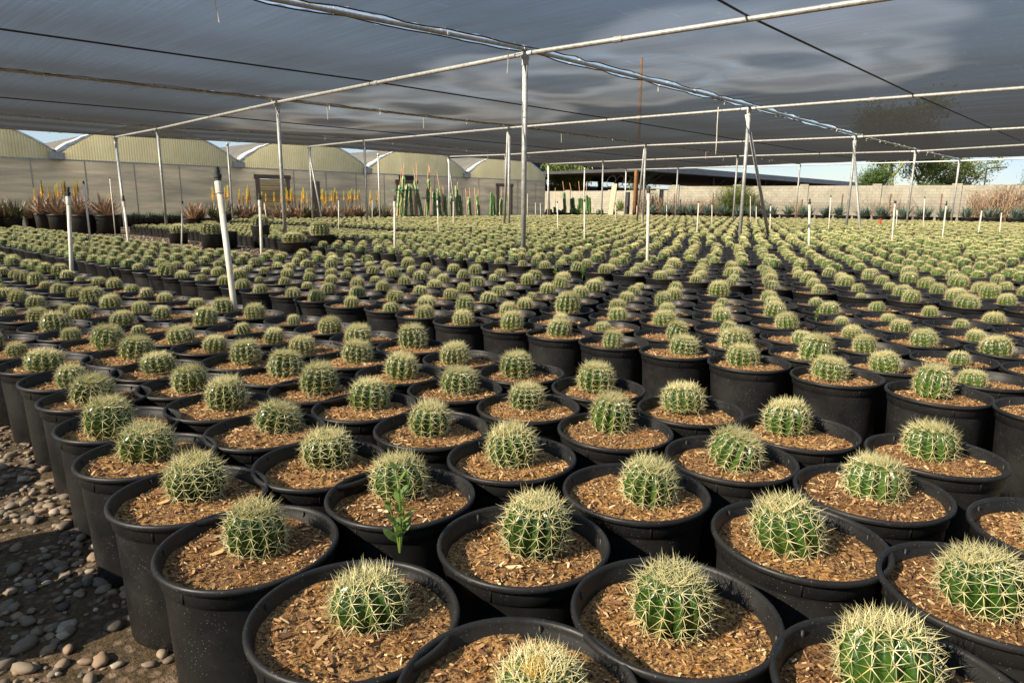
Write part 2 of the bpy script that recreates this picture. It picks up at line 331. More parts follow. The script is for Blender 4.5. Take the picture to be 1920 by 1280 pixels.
def cactus_shape(seed, nrib, segs, rows, hk=.86):
    """returns function surf(theta, s) and lists; s in 0..1 bottom to crown"""
    rng = random.Random(seed); RB = .085; H = .160 * hk; tw = rng.uniform(-.25, .25)
    lean = rng.uniform(-.008, .008)
    def surf(th, s, q=0.0):
        # s: 0 bottom, 1 crown centre
        a = -0.9 + s * (math.pi / 2 + .9)
        rr = RB * (max(0, math.cos(a)) ** .82); z = H * .46 * (1 + .0) + math.copysign(abs(math.sin(a)) ** .92, a) * H * .54
        if s > .78: z -= (s - .78) / .22 * .014
        k = abs(math.sin(nrib * (th) / 2)); dep = .33 * min(1, s * 4 + .35)
        rr *= 1 - dep * (k ** 1.1) + q
        t2 = th + tw * s
        return Vector((rr * math.cos(t2) + lean * s * 2, rr * math.sin(t2), z))
    return surf, rng
def cactus_meshes(seed, nrib=17, rows=24, crown_gold=0, detail=1.0):
    surf, rng = cactus_shape(seed, nrib, 6, rows, random.Random(seed).uniform(.80, .95)); seg = 6
    mb = MB(); n = nrib * seg; vs = []; fs = []
    for i in range(rows):
        s = i / (rows - 1) * .985
        for k in range(n):
            th = 2 * math.pi * k / n
            q = .018 * max(0, math.cos(i * 2 * math.pi / 2.6)) if k % seg == 0 else 0
            vs.append(surf(th, s, q))
    for i in range(rows - 1):
        for k in range(n):
            k2 = (k + 1) % n; fs.append((i * n + k, i * n + k2, (i + 1) * n + k2, (i + 1) * n + k))
    mb.add(vs, fs)
    # crown wool
    top = surf(0, .99).z
    for j in range(80):
        r_ = .028 * math.sqrt(rng.random()); t = rng.uniform(0, 6.3); h = rng.uniform(.004, .010)
        c = Vector((r_ * math.cos(t), r_ * math.sin(t), top - .003)); mb.add([c + Vector((.004, 0, 0)), c + Vector((-.002, .0035, 0)), c + Vector((-.002, -.0035, 0)), c + Vector((rng.uniform(-.003, .003), rng.uniform(-.003, .003), h))], [(0, 1, 3), (1, 2, 3), (2, 0, 3)], 1, rng.random())
    if crown_gold:
        for j in range(70):
            r_ = .026 * math.sqrt(rng.random()); t = rng.uniform(0, 6.3); p = Vector((r_ * math.cos(t), r_ * math.sin(t), top - .002)); e = Vector((.0022, 0, 0)); f_ = Vector((0, .0022, 0)); q = p + Vector((rng.gauss(0, .004), rng.gauss(0, .004), rng.uniform(.020, .034))); mb.add([p + e, p + f_, p - e - f_, q], [(0, 1, 3), (1, 2, 3), (2, 0, 3)], 2)
    body = None
    sp = MB()
    def spine(p, d, l, w_, tone):
        d = d.normalized(); a = d.orthogonal().normalized() * w_; b = d.cross(a).normalized() * w_
        base = p - d * .001; bend = Vector((0, 0, -1)) * l * .0
        mid = p + d * l * .5 + bend
        v = [base + a, base - a * .5 + b * .87, base - a * .5 - b * .87, p + d * l]
        sp.add(v, [(0, 1, 3), (1, 2, 3), (2, 0, 3)], 0, tone)
    na = 6
    for r_ in range(nrib):
        th = 2 * math.pi * r_ / nrib; jit = rng.uniform(0, .5)
        for j in range(na):
            s = .14 + (j + jit) / na * .84
            if s > .93: continue
            p = surf(th, s, .012); pu = surf(th, min(1, s + .02)); pd = surf(th, s - .02); dt = (pu - pd).normalized()
            side = Vector((-math.sin(th + 0), math.cos(th), 0)); nn = side.cross(dt).normalized()
            if nn.dot(Vector((p.x, p.y, (p.z - .06)))) < 0: nn = -nn
            # areole cushion
            e = .0034; mb.add([p + dt * e * 1.2, p + side * e, p - dt * e * 1.2, p - side * e, p + nn * .003], [(0, 1, 4), (1, 2, 4), (2, 3, 4), (3, 0, 4)], 1, rng.uniform(.5, 1))
            nr = 7 if s < .7 else 9; up = max(0, (s - .6) / .4)
            ph = rng.uniform(0, .7)
            L0 = .040 + .008 * up
            for k in range(nr):
                t = 2 * math.pi * k / nr + ph + rng.uniform(-.15, .15)
                d = nn * (.42 + .35 * up * rng.random()) + (dt * math.cos(t) + side * math.sin(t))
                if up: d += Vector((0, 0, .25 * up))
                spine(p, d, L0 * rng.uniform(.75, 1.25), .00125, min(.97, max(0, rng.gauss(.5, .2))))
            for k in range(1 if s < .6 else 2):
                d = nn + (dt * rng.uniform(-.3, .7) + side * rng.uniform(-.45, .45)) + Vector((0, 0, .2 * up)); spine(p, d, (.042 + .006 * up) * rng.uniform(.8, 1.15), .0014, min(.97, max(0, rng.gauss(.55, .2))))
    for j in range(62):       # crown brush
        r_ = .016 + .026 * rng.random(); t = rng.uniform(0, 6.3); p = Vector((r_ * math.cos(t), r_ * math.sin(t), top - .004))
        d = Vector((math.cos(t) * r_ * 24 + rng.gauss(0, .45), math.sin(t) * r_ * 24 + rng.gauss(0, .45), 1)); spine(p, d, rng.uniform(.022, .044), .0013, 1 if rng.random() < crown_gold else min(.97, max(0, rng.gauss(.6, .2))))
    return mb.mesh('cactus', [m_skin, m_wool, m_gold], True), sp.mesh('spines', m_spine)
variants = [cactus_meshes(100 + s, 12 + s % 3, crown_gold=(.55 if s in (8, 9) else .0)) for s in range(10)]

protos = []
def make_proto(vi, mi):
    root = thing('potted_cactus', (0, 0, -50), 'x', 'potted cactus', 'barrel cacti in black nursery pots')
    p = link('pot', pot_me, root); s = link('bark_mulch', mulches[mi], root)
    c = link('cactus', variants[vi][0], root, (0, 0, .358)); sp = link('spines', variants[vi][1], c)
    return root
used = False
def place_pot(x, y, label, rng, cdx=None, cw=None, vi=None, z=0):
    vi = rng.randrange(8) if vi is None else vi; mi = rng.randrange(8)
    root = thing('potted_cactus', (x, y, z), label, 'potted cactus', 'barrel cacti in black nursery pots', (rng.gauss(0, .008), rng.gauss(0, .008), 0))
    link('pot', pot_me, root, rot=(0, 0, rng.uniform(0, 6.3)), scale=(1, 1, 1)); link('bark_mulch', mulches[mi], root, (0, 0, rng.uniform(-.012, .006)), rot=(0, 0, rng.uniform(0, 6.3)))
    if cdx is None: cdx = (rng.gauss(0, .022), rng.gauss(0, .022))
    s = (cw / .197) if cw else max(.5, min(1.12, rng.gauss(.80, .14)))
    c = link('cactus', variants[vi][0], root, (cdx[0], cdx[1], .360 - .008 * s), (rng.gauss(0, .13), rng.gauss(0, .13), rng.uniform(0, 6.3)), (s, s * rng.uniform(.93, 1.05), s * rng.uniform(.88, 1.12)))
    link('spines', variants[vi][1], c); return root

# measured pots of the two nearest beds: (x, y, cactus centre px, body width px, variant)
MEAS = {
 0: [(.78,.72,(1010,1275),185,8),(.71,1.13,(693,1110),165,0),(.696,1.584,(480,985),125,1),(.71,2.0,(370,888),118,2),(.74,2.43,(272,825),122,3),(.78,2.87,(203,787),92,4),(.826,3.34,(170,727),98,5),(.845,3.80,(133,700),58,6),(.843,4.25,(82,672),78,7)],
 1: [(1.27,.22,(1672,1235),235,1),(1.20,.64,(1262,1112),185,3),(1.195,1.08,(1000,980),138,4),(1.147,1.54,(750,888),118,0),(1.12,1.94,(620,830),105,7),(1.15,2.39,(503,764),95,2),(1.16,2.83,(424,738),80,5),(1.20,3.26,(358,705),66,6),(1.21,3.68,(292,673),63,1),(1.2,4.12,(258,640),60,3),(1.18,4.60,(198,622),56,4),(1.18,5.05,None,0,2)],
 2: [(1.77,.17,(1850,1088),185,5),(1.72,.58,(1487,985),145,6),(1.67,1.05,(1212,900),112,1),(1.61,1.51,(968,832),102,2),(1.61,1.95,(802,780),82,0),(1.60,2.37,(690,735),84,3),(1.60,2.77,(585,704),78,4),(1.60,3.15,(512,668),66,7),(1.62,3.57,(450,655),55,5),(1.64,4.05,None,0,6)],
 3: [(2.26,.06,None,0,2),(2.19,.52,(1640,895),128,7),(2.14,.97,(1368,836),110,4),(2.1,1.43,(1152,771),108,3),(2.09,1.87,(993,736),74,5),(2.05,2.30,(866,709),80,1),(2.05,2.73,(748,684),64,0),(2.06,3.17,(660,655),60,2)],
 4: [(2.83,-.02,None,0,1),(2.68,.46,(1752,817),108,0),(2.6,.91,(1462,776),92,6),(2.55,1.35,(1293,733),88,2),(2.55,1.84,(1137,699),76,7),(2.51,2.30,(957,678),64,3),(2.51,2.75,(850,657),58,5),(2.51,3.20,(783,632),56,4)],
 5: [(3.64,.20,None,0,4),(3.62,.64,(1750,715),72,3),(3.62,1.09,(1563,684),70,2),(3.59,1.55,(1400,658),62,7),(3.56,1.99,(1283,646),56,5),(3.51,2.42,(1147,631),44,0),(3.47,2.84,(1045,608),47,6),(3.43,3.24,(965,595),44,1),(3.34,3.66,(883,583),42,2),(3.34,4.11,None,0,4),(3.34,4.54,None,0,0)],
}
def x_aisle(y):     # first column beyond the aisle
    T = [(-5, 3.66), (.6, 3.62), (2.0, 3.56), (3.2, 3.43), (4.1, 3.34), (6.3, 3.12), (8.8, 3.03), (16.5, 2.80), (26, 2.7)]
    for (a, b), (c, d) in zip(T, T[1:]):
        if y <= c: return b + (d - b) * (y - a) / (c - a)
    return T[-1][1]
rng = random.Random(11)
POTS = []      # (row, x, y, offset, width, variant)
for rrow, L in MEAS.items():
    for (x, y, c, wpx, vi) in L:
        off = None; cw = None
        if c:
            p = px(c[0], c[1], .43); off = (max(-.07, min(.07, p.x - x)), max(-.07, min(.07, p.y - y))); t = topx(p)[2]
            cw = max(.10, min(.19, (wpx * t / FPX) * .98))
        POTS.append((rrow, x, y, off, cw, vi))
def fill(rrow, xf, y0, y1, step=.45):
    y = y0
    while y < y1:
        POTS.append((rrow, xf(y) + rng.gauss(0, .014), y + rng.gauss(0, .014), None, None, None)); y += step
def col1(k):
    base = [.845, 1.2, 1.64, 2.06, 2.49][k]; ystart = [4.25, 5.05, 4.05, 3.17, 3.2][k]
    def f(y):
        w_ = max(0, min(1, (y - ystart) / 3)); return base * (1 - w_) + (x_aisle(y) - .90 - .448 * (4 - k)) * w_
    return f, ystart
for k in range(5):
    f, ys = col1(k); fill(k, f, ys + .45, 24)
fill(5, x_aisle, 4.99, 25)
for k in range(1, 7):
    st = (k % 2) * .2
    fill(5 + k, (lambda y, k=k: x_aisle(y) + .462 * k), (-.6 if k < 3 else -1) + st, 25 if k < 5 else 10.6)
XB = [7.15 + .46 * k for k in range(5)] + [9.75 + .46 * k for k in range(8)]
for i, xb in enumerate(XB):
    fill(12 + i, (lambda y, xb=xb: xb), -2.5 + (i % 2) * .2, 12.2 if xb < 9.0 else 15.2)
# keep those in view
def inview(x, y, m=0):
    a = topx((x, y, .48)); b = topx((x, y, .2)); t = a[2]
    if t < .3: return False
    rad = .26 * FPX / t
    return a[0] + rad > -m and a[0] - rad < 1920 + m and a[1] - rad < 1280 and a[1] < 1400
VIS = [p for p in POTS if inview(p[1], p[2])]
VIS.sort(key=lambda p: math.hypot(p[1], p[2]))
NEAR = VIS[:296]; REST = VIS[296:] + [p for p in POTS if not inview(p[1], p[2]) and inview(p[1], p[2], 260) and math.hypot(p[1], p[2]) > 3.2]
ROWN = ['row beside the gravel path', 'second row from the gravel path', 'third row from the gravel path', 'fourth row from the gravel path', 'fifth row, before the aisle', 'first row beyond the aisle']
def rowname(r_):
    if r_ < 6: return ROWN[r_]
    if r_ < 12: return ordi(r_ - 4) + ' row beyond the aisle'
    return ordi(r_ - 11) + ' row beyond the second aisle'
SPECIAL = {(0, 0): 'barrel cactus with golden crown, in the pot cut by the bottom edge of the photo',
 (0, 1): 'large pale-spined cactus in the pot with a tall green weed behind it, bottom centre-left',
 (0, 2): 'leftmost of the large front pots, its whole dusty black side showing above the pebbles'}
cnt = {}
NEAR.sort(key=lambda p: (p[0], p[2]))
for (r_, x, y, off, cw, vi) in NEAR:
    k = cnt.get(r_, 0); cnt[r_] = k + 1
    lab = SPECIAL.get((r_, k)) or 'potted barrel cactus, ' + ordi(k + 1) + ' from the right-hand end of the ' + rowname(r_)
    place_pot(x, y, lab, rng, off, cw, vi, 0)
# bed on the other side of the path, out of the frame: only its shadow falls on the pebbles
for k in (0, 1, 3, 4, 6, 9, 10):
    place_pot(-.18 + rng.gauss(0, .01), 1.1 + k * .455 + rng.gauss(0, .02), 'potted barrel cactus in the bed across the path, outside the left edge', rng)

# ---- everything farther: one mass of simpler pots
def far_unit(seed, level):
    rng = random.Random(seed); mb = MB(); n = 12
    # pot (0), soil (1), skin (2), spines (3)
    sm = level >= 2
    mb.lathe([(.19, 0), (.205, .35), (.2235, .388), (.2235, .404), (.209, .400), (.203, .36)], 14 if not sm else 10, 0, bottom=False)
    nn = 10; mb.add([(.204 * math.cos(2 * math.pi * k / nn), .204 * math.sin(2 * math.pi * k / nn), .366) for k in range(nn)], [tuple(range(nn))], 1)
    s0 = rng.uniform(.78, 1.04) if not sm else rng.uniform(.86, 1.12); ox, oy = rng.gauss(0, .02), rng.gauss(0, .02)
    surf, rg = cactus_shape(seed, 15, 4, 8, rng.uniform(.8, .95)); seg = 2; m = 15 * seg; rows = 7 if not sm else 5; vs = []; fs = []
    for i in range(rows):
        for k in range(m): p = surf(2 * math.pi * k / m, i / (rows - 1) * .98) * s0; vs.append((p.x + ox, p.y + oy, p.z + .355))
    for i in range(rows - 1):
        for k in range(m): k2 = (k + 1) % m; fs.append((i*m+k, i*m+k2, (i+1)*m+k2, (i+1)*m+k))
    mb.add(vs, fs, 2, rng.random())
    ns = (420, 230)[level - 1]; wd = (.0016, .0034)[level - 1]
    for j in range(ns):
        s = 1 - (rng.random() ** 1.35) * .82; th = round(rng.uniform(0, 15)) * 2 * math.pi / 15
        p = surf(th, min(.985, s), .01) * s0; p = Vector((p.x + ox, p.y + oy, p.z + .355)); nrm = Vector((p.x - ox, p.y - oy, (p.z - .42) * 1.1)).normalized()
        d = (nrm + Vector((rng.gauss(0, .6), rng.gauss(0, .6), rng.gauss(.15, .6)))).normalized(); l = rng.uniform(.026, .046); a = d.orthogonal().normalized(); a = (Matrix.Rotation(rng.uniform(0, 6.3), 3, d) @ a) * wd
        mb.add([p + a, p - a, p + d * l], [(0, 1, 2)], 3, min(.97, max(0, rng.gauss(.5, .18))) if s < .93 else (.8 if rng.random() < .75 else .96))
    return mb
def stamp_field(name, units, places, mats, label, cat):
    V = []; LT = []; LV = []; MI = []; TN = []; SM = []; vo = 0
    U = []
    for u in units:
        vv = np.array(u.v, dtype=np.float32); lt = np.array([len(f) for f in u.f], dtype=np.int32); lv = np.concatenate([np.array(f, dtype=np.int32) for f in u.f])
        U.append((vv, lt, lv, np.array(u.m, dtype=np.int32), np.array(u.c, dtype=np.float32)))
    for (x, y, ui, a, s) in places:
        vv, lt, lv, mi, tn = U[ui]; c, s_ = math.cos(a), math.sin(a)
        q = np.empty_like(vv); q[:, 0] = (vv[:, 0] * c - vv[:, 1] * s_) * s + x; q[:, 1] = (vv[:, 0] * s_ + vv[:, 1] * c) * s + y; q[:, 2] = vv[:, 2] * s
        V.append(q); LT.append(lt); LV.append(lv + vo); MI.append(mi); TN.append(tn); vo += len(vv)
    V = np.concatenate(V); LT = np.concatenate(LT); LV = np.concatenate(LV); MI = np.concatenate(MI); TN = np.concatenate(TN)
    me = bpy.data.meshes.new(name); me.vertices.add(len(V)); me.vertices.foreach_set('co', V.ravel()); me.loops.add(len(LV)); me.loops.foreach_set('vertex_index', LV)
    me.polygons.add(len(LT)); st = np.zeros(len(LT), dtype=np.int32); st[1:] = np.cumsum(LT)[:-1]; me.polygons.foreach_set('loop_start', st); me.polygons.foreach_set('loop_total', LT)
    for m_ in mats: me.materials.append(m_)
    me.polygons.foreach_set('material_index', MI); me.polygons.foreach_set('use_smooth', MI != 3)
    at = me.attributes.new('tone', 'FLOAT', 'FACE'); at.data.foreach_set('value', TN)
    me.update(calc_edges=True); me.validate()
    return tag(link(name, me), label, cat, kind='stuff')
units = [far_unit(500 + i, 1) for i in range(6)] + [far_unit(600 + i, 2) for i in range(8)]
places = []
def addfar(x, y, s=1):
    d = math.hypot(x, y); places.append((x, y, rng.randrange(6) if d < 16 else 6 + rng.randrange(8), rng.uniform(0, 6.3), s))
for (r_, x, y, *_ ) in REST: addfar(x, y)
# great field behind: columns along the beds, with a narrow aisle now and then
x = 9.75 + .46 * 8 + .3; k = 0
while x < 44.5:
    y = -2.0 + (k % 2) * .22
    ymax = 30.6 if x > 13.5 else 15.5
    while y < ymax:
        if inview(x, y, 260): addfar(x + rng.gauss(0, .02), y + rng.gauss(0, .02))
        y += .43
    k += 1; x += .425 + (.40 if k % 9 == 0 else 0)
# bed of smaller pots behind the bare gravel
x = 8.95
while x < 13.4:
    y = 15.9
    while y < 28.6:
        if inview(x, y, 260): addfar(x + rng.gauss(0, .012), y + rng.gauss(0, .012), .74)
        y += .335
    x += .335
stamp_field('cactus_field', units, places, [m_pot, m_soil_far, m_skin_far, m_spine], 'mass of barrel cacti in black pots filling the middle and far distance', 'potted cacti')

# ---------------------------------------------------------------- shade house frame
def node(u, v): return px(u, v, RZ)
ND = {(0,0):(985,101),(1,0):(1405,204),(2,0):(1605,258),(3,0):(1716,285),(4,0):(1799,306),
 (0,1):(520,192),(1,1):(955,240),(2,1):(1211,273),(3,1):(1383,293),(4,1):(1500,310),
 (0,2):(295,242),(1,2):(683,264),(2,2):(942,284),(3,2):(1131,302),(4,2):(1271,316),
 (0,3):(217,258),(1,3):(580,275),(2,3):(841,291),(3,3):(1030,305),(4,3):(1177,317)}
XM = [9.62, 18.6, 27.82, 37.0, 46.4]; YM = [8.74, 17.76, 26.84, 31.56]
NP = {}
for k_, (u, v) in ND.items():
    p = px(u, v, RZ); q = Vector((XM[k_[0]], YM[k_[1]], RZ))
    if k_ == (2, 2): p = q
    d = p - q
    NP[k_] = q + d * (1 if d.length < 1.3 else 1.3 / d.length)
# posts, with brace foot pixels where the photo shows a brace
BR = {(1,0):(1441,437),(2,0):(1629,430),(1,1):(929,414),(2,1):(1182,412),(0,3):(248,423),(1,3):(604,410),(2,3):(862,405),(3,3):(1048,400)}
PNAME = {(0,0):'nearest steel roof post, in the middle of the photo',(1,0):'steel roof post with a splayed brace right of centre, second nearest',(2,0):'braced steel roof post at the right, behind the second nearest one',
 (3,0):'plain steel roof post between the braced post at right and the far corner post',(4,0):'steel post at the right end of the roof edge, before the leaning tree',(0,1):'plain steel roof post left of centre, standing in the cactus field',
 (1,1):'steel roof post with brace just left of the nearest post',(2,1):'steel roof post with brace between the nearest post and the wooden pole stub',(3,1):'plain steel roof post just left of the second nearest braced post',
 (4,1):'steel post at the roof edge, before the dry shrub on the fence',(0,2):'plain steel roof post standing where the gravel meets the small pots',(1,2):'plain steel roof post before the third greenhouse valley',
 (2,2):'steel roof post hidden close behind the nearest post',(3,2):'steel roof post before the block wall, between two tall cacti',(4,2):'steel post at the roof edge before the brown vines',
 (0,3):'braced steel post at the left, beside the big aloe pots',(1,3):'braced steel post before the yellow aloes',(2,3):'braced steel post among the staked columnar cacti',(3,3):'braced steel post at the greenhouse corner',(4,3):'steel post at the far roof corner beside the rusty wooden pole'}
for k_, p in NP.items():
    t = thing('roof_post', (p.x, p.y, 0), PNAME[k_], 'post', 'steel posts of the shade roof')
    mb = MB(); mb.tube([(0, 0, 0), (0, 0, RZ - .04)], .05, 12); link('pole', mb.mesh('pole', m_galv, True), t)
    mb = MB(); mb.tube([(0, 0, RZ - .20), (0, 0, RZ - .02)], .062, 12); mb.box((-.09, -.02, RZ - .10), (.09, .02, RZ - .03)); mb.tube([(-.085, .03, RZ - .07), (-.085, -.03, RZ - .07)], .012, 6); link('clamp', mb.mesh('clamp', m_galv), t)
    if k_ in BR:
        b = px(*BR[k_], .45); dv = Vector((b.x - p.x, b.y - p.y, 0)); foot = dv * (RZ / (RZ - .45))
        if foot.length > 2.6: foot = foot.normalized() * 2.2
        mb = MB(); mb.tube([(0.0, 0.07, RZ - .15), (foot.x, foot.y, 0)], .047, 10); link('brace', mb.mesh('brace', m_galv, True), t)
# side posts between the main ones on the far edge
for i, (u, v, lab) in enumerate([(418, 268, 'thin roof edge post before the second greenhouse valley'), (722, 286, 'thin roof edge post before the columnar cacti'), (1107, 314, 'thin roof edge post before the left part of the block wall')]):
    p = px(u, v, RZ); t = thing('roof_post', (p.x, 31.5, 0), lab, 'post', 'steel posts of the shade roof')
    mb = MB(); mb.tube([(0, 0, 0), (0, 0, RZ - .03)], .045, 10); link('pole', mb.mesh('pole', m_galv, True), t)
    mb = MB(); mb.tube([(0, 0, RZ - .16), (0, 0, RZ - .02)], .057, 10); link('clamp', mb.mesh('clamp', m_galv, True), t)
# cross beams (towards lower left of the photo)
BN = ['nearest', 'second nearest', 'third nearest', 'fourth nearest', 'farthest']
def jointed(name, pts, rad, label, group, cat, n=10, sag=0):
    t = thing(name, (0, 0, 0), label, cat, group)
    P = [Vector(p) for p in pts]; fine = []
    for a, b in zip(P, P[1:]):
        m_ = max(1, int((b - a).length / 1.5))
        for i in range(m_): fine.append(a.lerp(b, i / m_) - Vector((0, 0, sag * math.sin(math.pi * i / m_))))
    fine.append(P[-1]); mb = MB(); mb.tube(fine, rad, n); link('pipe', mb.mesh('pipe', m_galv, True), t)
    for a in range(1, len(fine) - 1, 4):
        mb = MB(); p = fine[a]; d = (fine[a + 1] - p).normalized(); mb.tube([p - d * .07, p + d * .07], rad * 1.22, n); link('sleeve', mb.mesh('sleeve', m_galv), t)
    return t
for m_ in range(5):
    row = [NP[(m_, n_)] for n_ in range(4)]
    edge = {0: px(1640, 0, RZ), 1: px(1920, 165, RZ), 2: px(1920, 240, RZ), 3: px(1918, 272, RZ)}.get(m_)
    if edge is None: edge = Vector((46.4, -.4, RZ))
    d = (edge - row[0]).normalized(); pts = [edge + d * 6, edge] + row
    jointed('roof_beam', pts, .042, BN[m_] + ' cross beam of the shade roof, a straight grey pipe', 'cross beams of the shade roof', 'beam')
# long beams (from the camera side to the far right)
for n_ in range(4):
    row = [NP[(m_, n_)] for m_ in range(5)]
    near = {0: [px(455, 0, RZ)], 1: [px(0, 137, RZ)], 2: [px(0, 219, RZ)], 3: [px(0, 244, RZ)]}[n_]
    d = (near[0] - row[0]).normalized(); pts = [near[0] + d * (16 if n_ == 0 else 6), near[0]] + row
    for p in pts: p = p
    pts = [p + Vector((0, 0, .085)) for p in pts]
    jointed('long_beam', pts, (.04, .045, .045, .045)[n_], BN[n_] + ' long beam of the shade roof, laced to the cloth on both sides', 'long beams of the shade roof', 'beam')
# cloth panels
def lineY(n_):
    """y of long beam n_ as a function of x"""
    row = [NP[(m_, n_)] for m_ in range(5)]
    near = {0: px(455, 0, RZ), 1: px(0, 137, RZ), 2: px(0, 219, RZ), 3: px(0, 244, RZ)}[n_]
    P = [near] + row
    def f(x):
        if x <= P[0].x: a, b = P[0], P[1]
        else:
            a, b = P[-2], P[-1]
            for p, q in zip(P, P[1:]):
                if x <= q.x: a, b = p, q; break
        return a.y + (b.y - a.y) * (x - a.x) / (b.x - a.x)
    return f
LY = [lineY(i) for i in range(4)]
YLO = lambda x: -.35
CZ = RZ + .09
def cloth(lo, hi, glo, ghi, label, seed):
    rng = random.Random(seed); mb = MB(); nx = 300; ny = 20; x0, x1 = -10, 46.35; vs = []; fs = []
    ph = [rng.uniform(0, 6.3) for _ in range(4)]
    def scal(x, p): u = (x + p) / 1.9; return abs(math.sin(math.pi * u)) * .5 + .3 * noise.noise(Vector((x * .5, p, 0)))
    for i in range(nx + 1):
        x = x0 + (x1 - x0) * i / nx
        ya = lo(x) + glo * (.75 + scal(x, ph[0])); yb = hi(x) - ghi * (.75 + scal(x, ph[1]))
        for j in range(ny + 1):
            s = j / ny; y = ya + (yb - ya) * s
            sag = -.03 * (math.sin(2 * math.pi * s) ** 2) if True else 0
            cr = .016 * math.exp(-min(s, 1 - s) * 25) * math.sin(x * 13 + 9 * noise.noise(Vector((x, y, 0))))
            z = CZ + sag + .012 * noise.noise(Vector((x * .5, y * .2, seed))) + .004 * noise.noise(Vector((x * 2.6, y * .5, seed))) + cr
            vs.append((x, y, z))
    for i in range(nx):
        for j in range(ny): a = i * (ny + 1) + j; fs.append((a, a + 1, a + ny + 2, a + ny + 1))
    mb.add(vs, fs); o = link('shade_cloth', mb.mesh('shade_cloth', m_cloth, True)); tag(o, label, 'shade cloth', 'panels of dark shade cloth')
    # hems and ties as parts
    for sd in (0, 1):
        e = [Vector(vs[i * (ny + 1) + (ny if sd else 0)]) for i in range(0, nx + 1, 2)]; mb = MB(); mb.tube(e, .012, 5); link('hem', mb.mesh('hem', m_cable, True), o)
    for i in range(4, nx, 9):
        for sd in (0, 1):
            if rng.random() < .35: continue
            e = Vector(vs[i * (ny + 1) + (ny if sd else 0)]); yb = (hi if sd else lo)(e.x); mb = MB()
            mb.tube([e + Vector((0, 0, .01)), (e.x + rng.uniform(-.12, .12), yb, RZ + .145 + .01)], .008, 4)
            if rng.random() < .5: l = rng.uniform(.06, .16) if rng.random() < .85 else .4; mb.tube([e, e + Vector((rng.uniform(-.03, .03), rng.uniform(-.03, .03), -l))], .010, 4)
            if len(o.children) < 95: link('tie', mb.mesh('tie', m_tie), o)
    return o
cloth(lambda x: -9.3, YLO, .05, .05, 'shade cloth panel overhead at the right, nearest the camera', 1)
cloth(YLO, LY[0], .05, .20, 'large shade cloth panel right of the nearest long beam, with bright moire rings painted in', 2)
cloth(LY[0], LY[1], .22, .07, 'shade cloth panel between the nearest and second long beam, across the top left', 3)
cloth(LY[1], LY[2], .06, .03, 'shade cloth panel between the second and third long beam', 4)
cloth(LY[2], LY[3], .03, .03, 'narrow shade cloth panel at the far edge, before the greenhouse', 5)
# black cables under the cloth, halfway between the long beams
for i, (pl, lab) in enumerate([([px(1330, 0, RZ), px(1400, 38, RZ), px(1715, 183, RZ), px(1915, 268, RZ)], 'black cable hanging under the right-hand cloth panel'),
    ([px(0, 62, RZ), px(345, 110, RZ), px(690, 157, RZ)] + [Vector((18.6, 13.3, RZ)), Vector((27.8, 13.3, RZ)), Vector((37, 13.3, RZ)), Vector((46, 13.3, RZ))], 'black cable under the cloth between the nearest and second long beam'),
    ([px(0, 187, RZ), px(390, 220, RZ)] + [Vector((18.6, 22.4, RZ)), Vector((27.8, 22.4, RZ)), Vector((37, 22.4, RZ)), Vector((46, 22.4, RZ))], 'black cable under the cloth between the second and third long beam')]):
    d = (pl[0] - pl[1]).normalized(); P = [pl[0] + d * 8] + pl; fine = []
    for a, b in zip(P, P[1:]):
        m_ = 8
        for j in range(m_): fine.append(a.lerp(b, j / m_) + Vector((0, 0, .06 + .0 * math.sin(math.pi * j / m_))))
    fine.append(P[-1] + Vector((0, 0, .06))); mb = MB(); mb.tube(fine, .017, 6)
    tag(link('cable', mb.mesh('cable', m_cable, True)), lab, 'cable', 'black cables under the shade roof')
mb = MB(); a = px(1347, 200, RZ + .1); t_ = topx(a)[2]; b = pxd(1342, 290, t_); mb.tube([a, a.lerp(b, .4) + Vector((.03, .02, 0)), a.lerp(b, .7) - Vector((.03, .02, 0)), b], .014, 5)
tag(link('cord', mb.mesh('cord', m_tie, True)), 'long pale cord hanging from the nearest long beam, left of the braced post', 'cord')

# ---------------------------------------------------------------- irrigation risers: (top px, foot px at cactus height)
RIS = [((128,372),(133,490)),((157,345),(168,440)),((206,335),(214,415)),((232,380),(240,450)),((342,382),(341,436)),((410,345),(436,552)),((487,378),(490,464)),((495,378),(500,412)),((635,376),(635,422)),((698,375),(698,408)),((740,380),(740,454)),((820,376),(822,428)),
 ((850,378),(850,419)),((989,362),(989,407)),((1004,380),(1004,408)),((1013,381),(1014,408)),((1045,381),(1046,426)),((1096,379),(1096,443)),((1154,384),(1154,413)),((1194,386),(1194,409)),((1204,383),(1204,417)),
 ((1216,366),(1214,479)),((1250,384),(1250,411)),((1310,381),(1307,435)),((1335,384),(1335,419)),((1407,368),(1407,413)),((1418,387),(1418,418)),((1445,386),(1444,428)),((1518,386),(1517,457)),((1558,370),(1554,427)),((1678,382),(1673,448)),((1682,394),(1681,422)),((1734,372),(1731,425)),((1774,386),(1768,440)),((1841,395),(1835,436)),((1878,399),(1875,432))]
